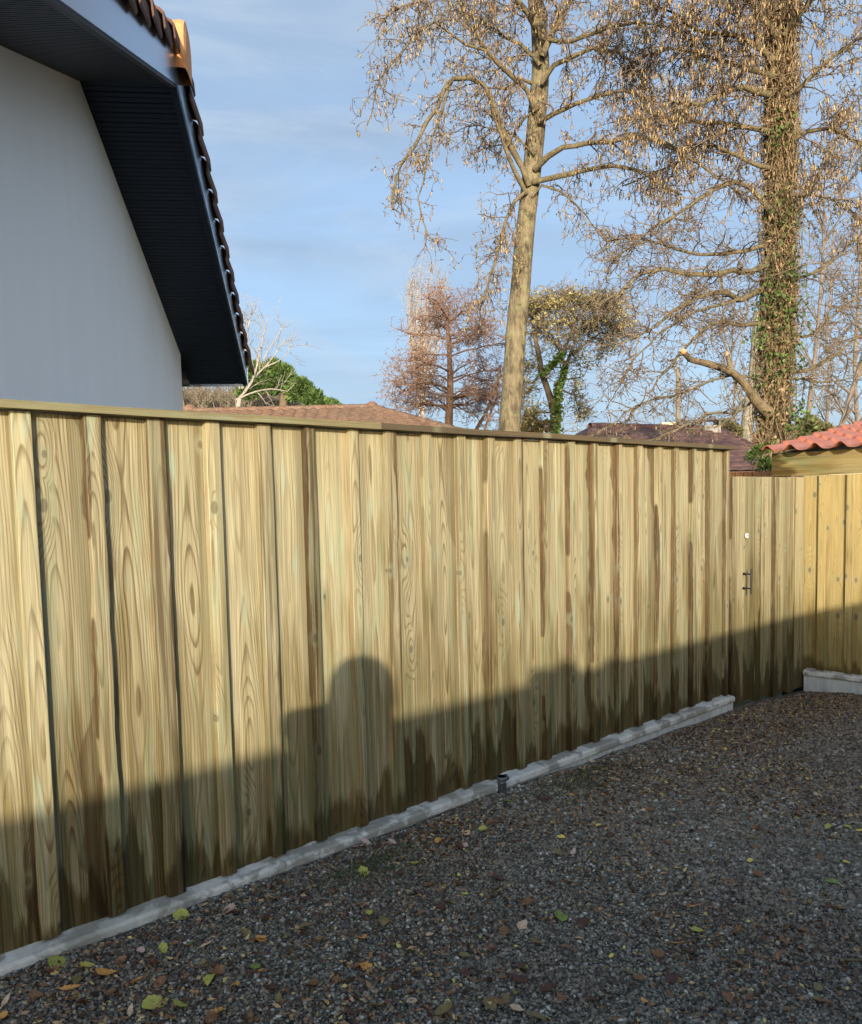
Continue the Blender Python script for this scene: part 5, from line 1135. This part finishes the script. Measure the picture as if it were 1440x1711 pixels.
named = [
    (98, 1614, 'yg', 34, 'round', 'large yellow green leaf right below the footing near the bottom left corner'),
    (145, 1620, 'yellow', 26, 'lobed', 'curled mustard yellow leaf right of the large yellow green one in the bottom left corner'),
    (302, 1532, 'yg', 24, 'round', 'yellow green leaf resting against the footing at the lower left'),
    (380, 1526, 'pink', 28, 'round', 'flat grey pink leaf out on the gravel below the footing'),
    (258, 1678, 'yg', 36, 'round', 'big yellow green leaf at the bottom edge, left of a smaller green one'),
    (300, 1684, 'yg', 24, 'round', 'smaller yellow green leaf at the bottom edge beside the big one'),
    (365, 1697, 'orange', 32, 'lobed', 'ragged orange leaf on the bottom edge'),
    (118, 1655, 'orange', 30, 'long', 'long orange leaf low in the left corner'),
    (178, 1632, 'orange', 30, 'ovate', 'orange brown leaf right of the mustard leaf'),
    (228, 1645, 'orange', 22, 'lobed', 'crumpled bright orange leaf near the bottom left'),
    (345, 1581, 'tan', 24, 'long', 'pale pink beige pointed leaf left of the dark orange one'),
    (273, 1592, 'yg', 22, 'ovate', 'folded yellow olive leaf below the footing leaf'),
    (235, 1596, 'pink', 13, 'round', 'tiny pale pink round leaf near the footing'),
    (435, 1573, 'orange', 24, 'ovate', 'dark orange leaf alone on gravel at the lower left'),
    (350, 1643, 'yg', 28, 'ovate', 'dull yellow green leaf with dark spots, above the ragged orange one'),
    (318, 1580, 'green', 16, 'round', 'small green leaf between the folded olive and the pale pointed leaf'),
    (427, 1624, 'green', 17, 'round', 'round fresh green leaf with an orange piece beside it'),
    (436, 1632, 'orange', 15, 'ovate', 'little orange leaf touching the round green leaf'),
    (394, 1655, 'orange', 28, 'long', 'bent orange brown leaf left of the round green leaf'),
    (10, 1672, 'tan', 24, 'long', 'pale orange leaf at the left edge of the photo'),
    (5, 1702, 'orange', 22, 'ovate', 'orange leaf in the extreme bottom left corner'),
    (217, 1690, 'tan', 24, 'long', 'beige leaf at the bottom edge left of the big yellow green leaf'),
    (935, 1537, 'green', 34, 'ovate', 'broad bright green leaf in the middle of the gravel'),
    (831, 1495, 'yg', 20, 'round', 'yellow green leaf left of and above the broad green leaf'),
    (873, 1549, 'tan', 24, 'ovate', 'pale peach leaf with a thin stalk left of the broad green leaf'),
    (863, 1695, 'tan', 23, 'lobed', 'lobed pale tan leaf at the bottom edge in the middle'),
    (875, 1620, 'green', 19, 'ovate', 'small upright green leaf in the lower middle'),
    (802, 1569, 'yg', 14, 'long', 'narrow yellow green leaf left of the peach leaf'),
    (776, 1499, 'yg', 13, 'ovate', 'small pale yellow green leaf left of the yellow green round leaf'),
    (807, 1390, 'yg', 16, 'round', 'lime yellow leaf just below the middle of the footing'),
    (780, 1397, 'tan', 13, 'round', 'pale tan round leaf left of the lime yellow leaf'),
    (775, 1418, 'pink', 17, 'ovate', 'pale pink leaf under the lime yellow leaf'),
    (839, 1402, 'tan', 13, 'ovate', 'pinkish beige leaf right of the lime yellow leaf'),
    (937, 1403, 'yellow', 14, 'ovate', 'clear yellow leaf out in the middle of the drive'),
    (932, 1431, 'olive', 22, 'ovate', 'olive yellow leaf below the clear yellow one'),
    (957, 1429, 'pink', 24, 'long', 'long dusty pink leaf beside the olive yellow one'),
    (731, 1412, 'orange', 18, 'ovate', 'vivid orange leaf near the middle of the footing'),
    (670, 1439, 'orange', 14, 'ovate', 'small bright orange oval leaf under the mossy patch'),
    (607, 1459, 'yg', 22, 'lobed', 'yellow green crumpled leaf left of the small orange oval'),
    (692, 1446, 'yg', 14, 'ovate', 'small olive green leaf right of the orange oval'),
    (612, 1412, 'pink', 20, 'ovate', 'pale pinkish leaf lying at the foot of the footing'),
    (598, 1418, 'pink', 22, 'ovate', 'grey pink leaf touching the first pale pinkish one by the footing'),
    (655, 1411, 'pink', 18, 'ovate', 'dusty pink leaf right of the two by the footing'),
    (851, 1347, 'green', 14, 'lobed', 'bright green leaf just right of the grey pipe stub'),
    (858, 1342, 'yg', 11, 'ovate', 'small yellow leaf above the bright green leaf by the pipe'),
    (1113, 1319, 'yg', 12, 'ovate', 'lower of two yellow leaves lying together far along the drive'),
    (1114, 1310, 'yellow', 10, 'ovate', 'upper of two yellow leaves lying together far along the drive'),
    (1000, 1382, 'yellow', 11, 'round', 'single small yellow leaf right of the clear yellow one'),
    (1078, 1357, 'tan', 20, 'long', 'long pale tan leaf across the far drive'),
    (1160, 1518, 'orange', 24, 'long', 'bright orange narrow leaf right of centre'),
    (1164, 1561, 'yg', 20, 'round', 'yellow green leaf with a stalk under the narrow orange leaf'),
    (1252, 1446, 'yellow', 12, 'ovate', 'small yellow leaf right of centre on the drive'),
    (1130, 1455, 'yellow', 11, 'round', 'tiny golden leaf left of the small yellow leaf'),
    (1143, 1426, 'yg', 15, 'long', 'thin yellowish leaf above the tiny golden leaf'),
    (1413, 1448, 'yellow', 14, 'ovate', 'bright yellow oval leaf near the right edge'),
    (1390, 1483, 'green', 20, 'ovate', 'green leaf near the right edge beside a tan strip'),
    (1412, 1491, 'tan', 24, 'long', 'tan narrow leaf at the right edge beside the green leaf'),
    (1383, 1385, 'yg', 15, 'ovate', 'first of three yellow leaves in a row near the right edge'),
    (1416, 1387, 'yg', 13, 'ovate', 'middle of three yellow leaves in a row near the right edge'),
    (1436, 1392, 'yellow', 11, 'ovate', 'last of three yellow leaves in a row, on the right edge'),
    (1348, 1306, 'yellow', 9, 'ovate', 'tiny yellow leaf far off on the right of the drive'),
    (1364, 1331, 'pink', 10, 'ovate', 'tiny whitish leaf far off on the right'),
    (1107, 1495, 'tan', 14, 'ovate', 'cream coloured leaf right of centre'),
    (1128, 1581, 'orange', 26, 'ovate', 'rust orange leaf on the lower right gravel'),
    (1100, 1597, 'brown', 24, 'lobed', 'red brown curled leaf touching the rust orange leaf'),
    (1021, 1597, 'yellow', 10, 'ovate', 'small golden leaf left of the red brown curled leaf'),
    (1076, 1680, 'orange', 15, 'ovate', 'orange leaf at the bottom edge right of centre'),
    (1367, 1655, 'olive', 14, 'round', 'olive leaf near the bottom right corner'),
    (968, 1573, 'tan', 16, 'ovate', 'tan pinkish leaf below right of the broad green leaf'),
    (605, 1570, 'orange', 20, 'lobed', 'orange lobed leaf at lower centre left'),
    (610, 1625, 'orange', 28, 'lobed', 'larger torn orange leaf under the orange lobed one'),
    (718, 1568, 'tan', 14, 'ovate', 'small peach leaf in the lower centre'),
    (880, 1510, 'brown', 24, 'round', 'rolled brown leaf above the broad green leaf'),
    (617, 1531, 'yg', 16, 'lobed', 'pale lime crumpled leaf at the lower centre left'),
    (587, 1680, 'tan', 18, 'long', 'light tan leaf with a point near the bottom edge'),
    (687, 1682, 'tan', 20, 'ovate', 'pinkish tan leaf near the bottom edge left of centre'),
    (740, 1697, 'olive', 34, 'ovate', 'wide olive brown leaf on the bottom edge'),
    (1200, 1222, 'tan', 14, 'ovate', 'pale leaf at the foot of the far end of the footing'),
    (1355, 1179, 'yellow', 16, 'long', 'yellowish leaf on the dark soil in front of the gate corner'),
    (1215, 1258, 'yellow', 14, 'lobed', 'golden leaf patch on the far drive before the gate'),
    (1160, 1200, 'tan', 11, 'ovate', 'small pale leaf left of the footing end'),
    (990, 1273, 'tan', 12, 'ovate', 'small pale pink leaf by the footing beyond the pipe'),
    (1250, 1340, 'yg', 13, 'long', 'yellow stem-like leaf far along the middle of the drive'),
    (1010, 1330, 'orange', 15, 'long', 'rusty red narrow leaf on the drive beyond the pipe'),
    (955, 1330, 'orange', 10, 'lobed', 'tiny rust leaf left of the rusty red narrow leaf'),
]
for (x, y, colr, sz_, kd, lab) in named: put_leaf(x, y, colr, sz_, kd, lab)
cnt = 0
for _ in range(2000):
    if cnt >= 205: break
    y = 1200+ (R.random()**.75)*510; x = R.uniform(20, 1430)
    yl = np.interp(x, [0, 480, 830, 1225, 1345, 1440], [1640, 1460, 1335, 1195, 1165, 1160])
    if y < yl+5: continue
    near = y < yl+110 and x < 1000
    if not near and R.random() < .45: continue
    colr = R.choices(['brown', 'dark', 'olive'], [5, 4, 3])[0]
    lab = {'brown': 'small brown curled fallen leaf among many like it on the dark gravel', 'dark': 'dark wet fallen leaf pressed flat among many like it on the gravel', 'olive': 'dull olive brown fallen leaf among many like it on the gravel'}[colr]
    put_leaf(x, y, colr, R.uniform(.024, .062), R.choice(['ovate', 'lobed', 'lobed', 'ovate', 'long']), lab, {'brown': 'brown leaves scattered on the gravel', 'dark': 'dark wet leaves scattered on the gravel', 'olive': 'olive brown leaves scattered on the gravel'}[colr]); cnt += 1
# crumbs of leaf litter
lt = Bits(); cntl = 0
for _ in range(42000):
    s_ = R.uniform(.3, 7.2); n_ = -2.9+abs(R.gauss(0, 1.5)); 
    P = fl(s_, n_, float(gz(s_, n_)+rough_g(s_, n_))+.009)
    if mnoise.noise(Vector((s_*1.3, n_*1.3, 3.))) + (.35 if n_ < -2.3 else 0) + (s_-4)*.06 < R.uniform(-.2, .45): continue
    lt.add(P, (R.gauss(0, 1), R.gauss(0, 1), R.gauss(0, .25)), R.uniform(.010, .034), R.uniform(.003, .009))
M_lit = bit_mat('leaf_litter', [(0, (.04, .022, .014)), (.45, (.13, .07, .04)), (.75, (.28, .16, .08)), (.92, (.45, .30, .15)), (1, (.5, .42, .12))], .8)
setp(link('leaf_litter', lt.mesh('leaf_litter', True), None, M_lit), 'crumbled brown leaf litter strewn over the gravel', 'leaf litter', kind='stuff')
ms = Bits()
for (x, y, n_, sp_) in ((640, 1425, 900, .13), (590, 1450, 400, .10), (930, 1305, 900, .16), (960, 1290, 600, .12), (1150, 1215, 300, .15), (380, 1500, 150, .1)):
    P = on_ground(x, y)
    for _ in range(n_):
        q = P+dv*R.gauss(0, sp_*1.5)+nv*abs(R.gauss(0, sp_)); q[2] = float(gz(q@dv, q@nv))+.004
        if q@nv < -2.93: continue
        ms.add(q, (R.gauss(0, .5), R.gauss(0, .5), 1), R.uniform(.006, .018), .002)
setp(link('moss', ms.mesh('moss', True), None, bit_mat('moss_green', [(0, (.03, .05, .012)), (1, (.09, .12, .035))], .9)), 'thin green moss tufts in the gravel by the footing', 'moss', kind='stuff')
def stick(pts, r, label):
    P = resample([on_ground(x, y)+[0, 0, .012] for x, y in pts], .02); P += np.array([[R.gauss(0, .0015) for _ in range(3)] for _ in P])
    tb = Tubes(); tb.add(P, np.linspace(r, r*.5, len(P)), 6); o = link('stick', tb.mesh('stick'), None, M_branch); setp(o, label, 'stick')
stick([(1405, 1611), (1425, 1610), (1460, 1609)], .006, 'short pale broken stick at the lower right edge')
stick([(1355, 1395), (1390, 1402), (1420, 1409), (1455, 1412)], .004, 'thin dark twig running to the right edge beneath three yellow leaves')
stick([(1372, 1490), (1395, 1515), (1412, 1545), (1425, 1575), (1445, 1585)], .0028, 'long curved wiry twig near the right edge')
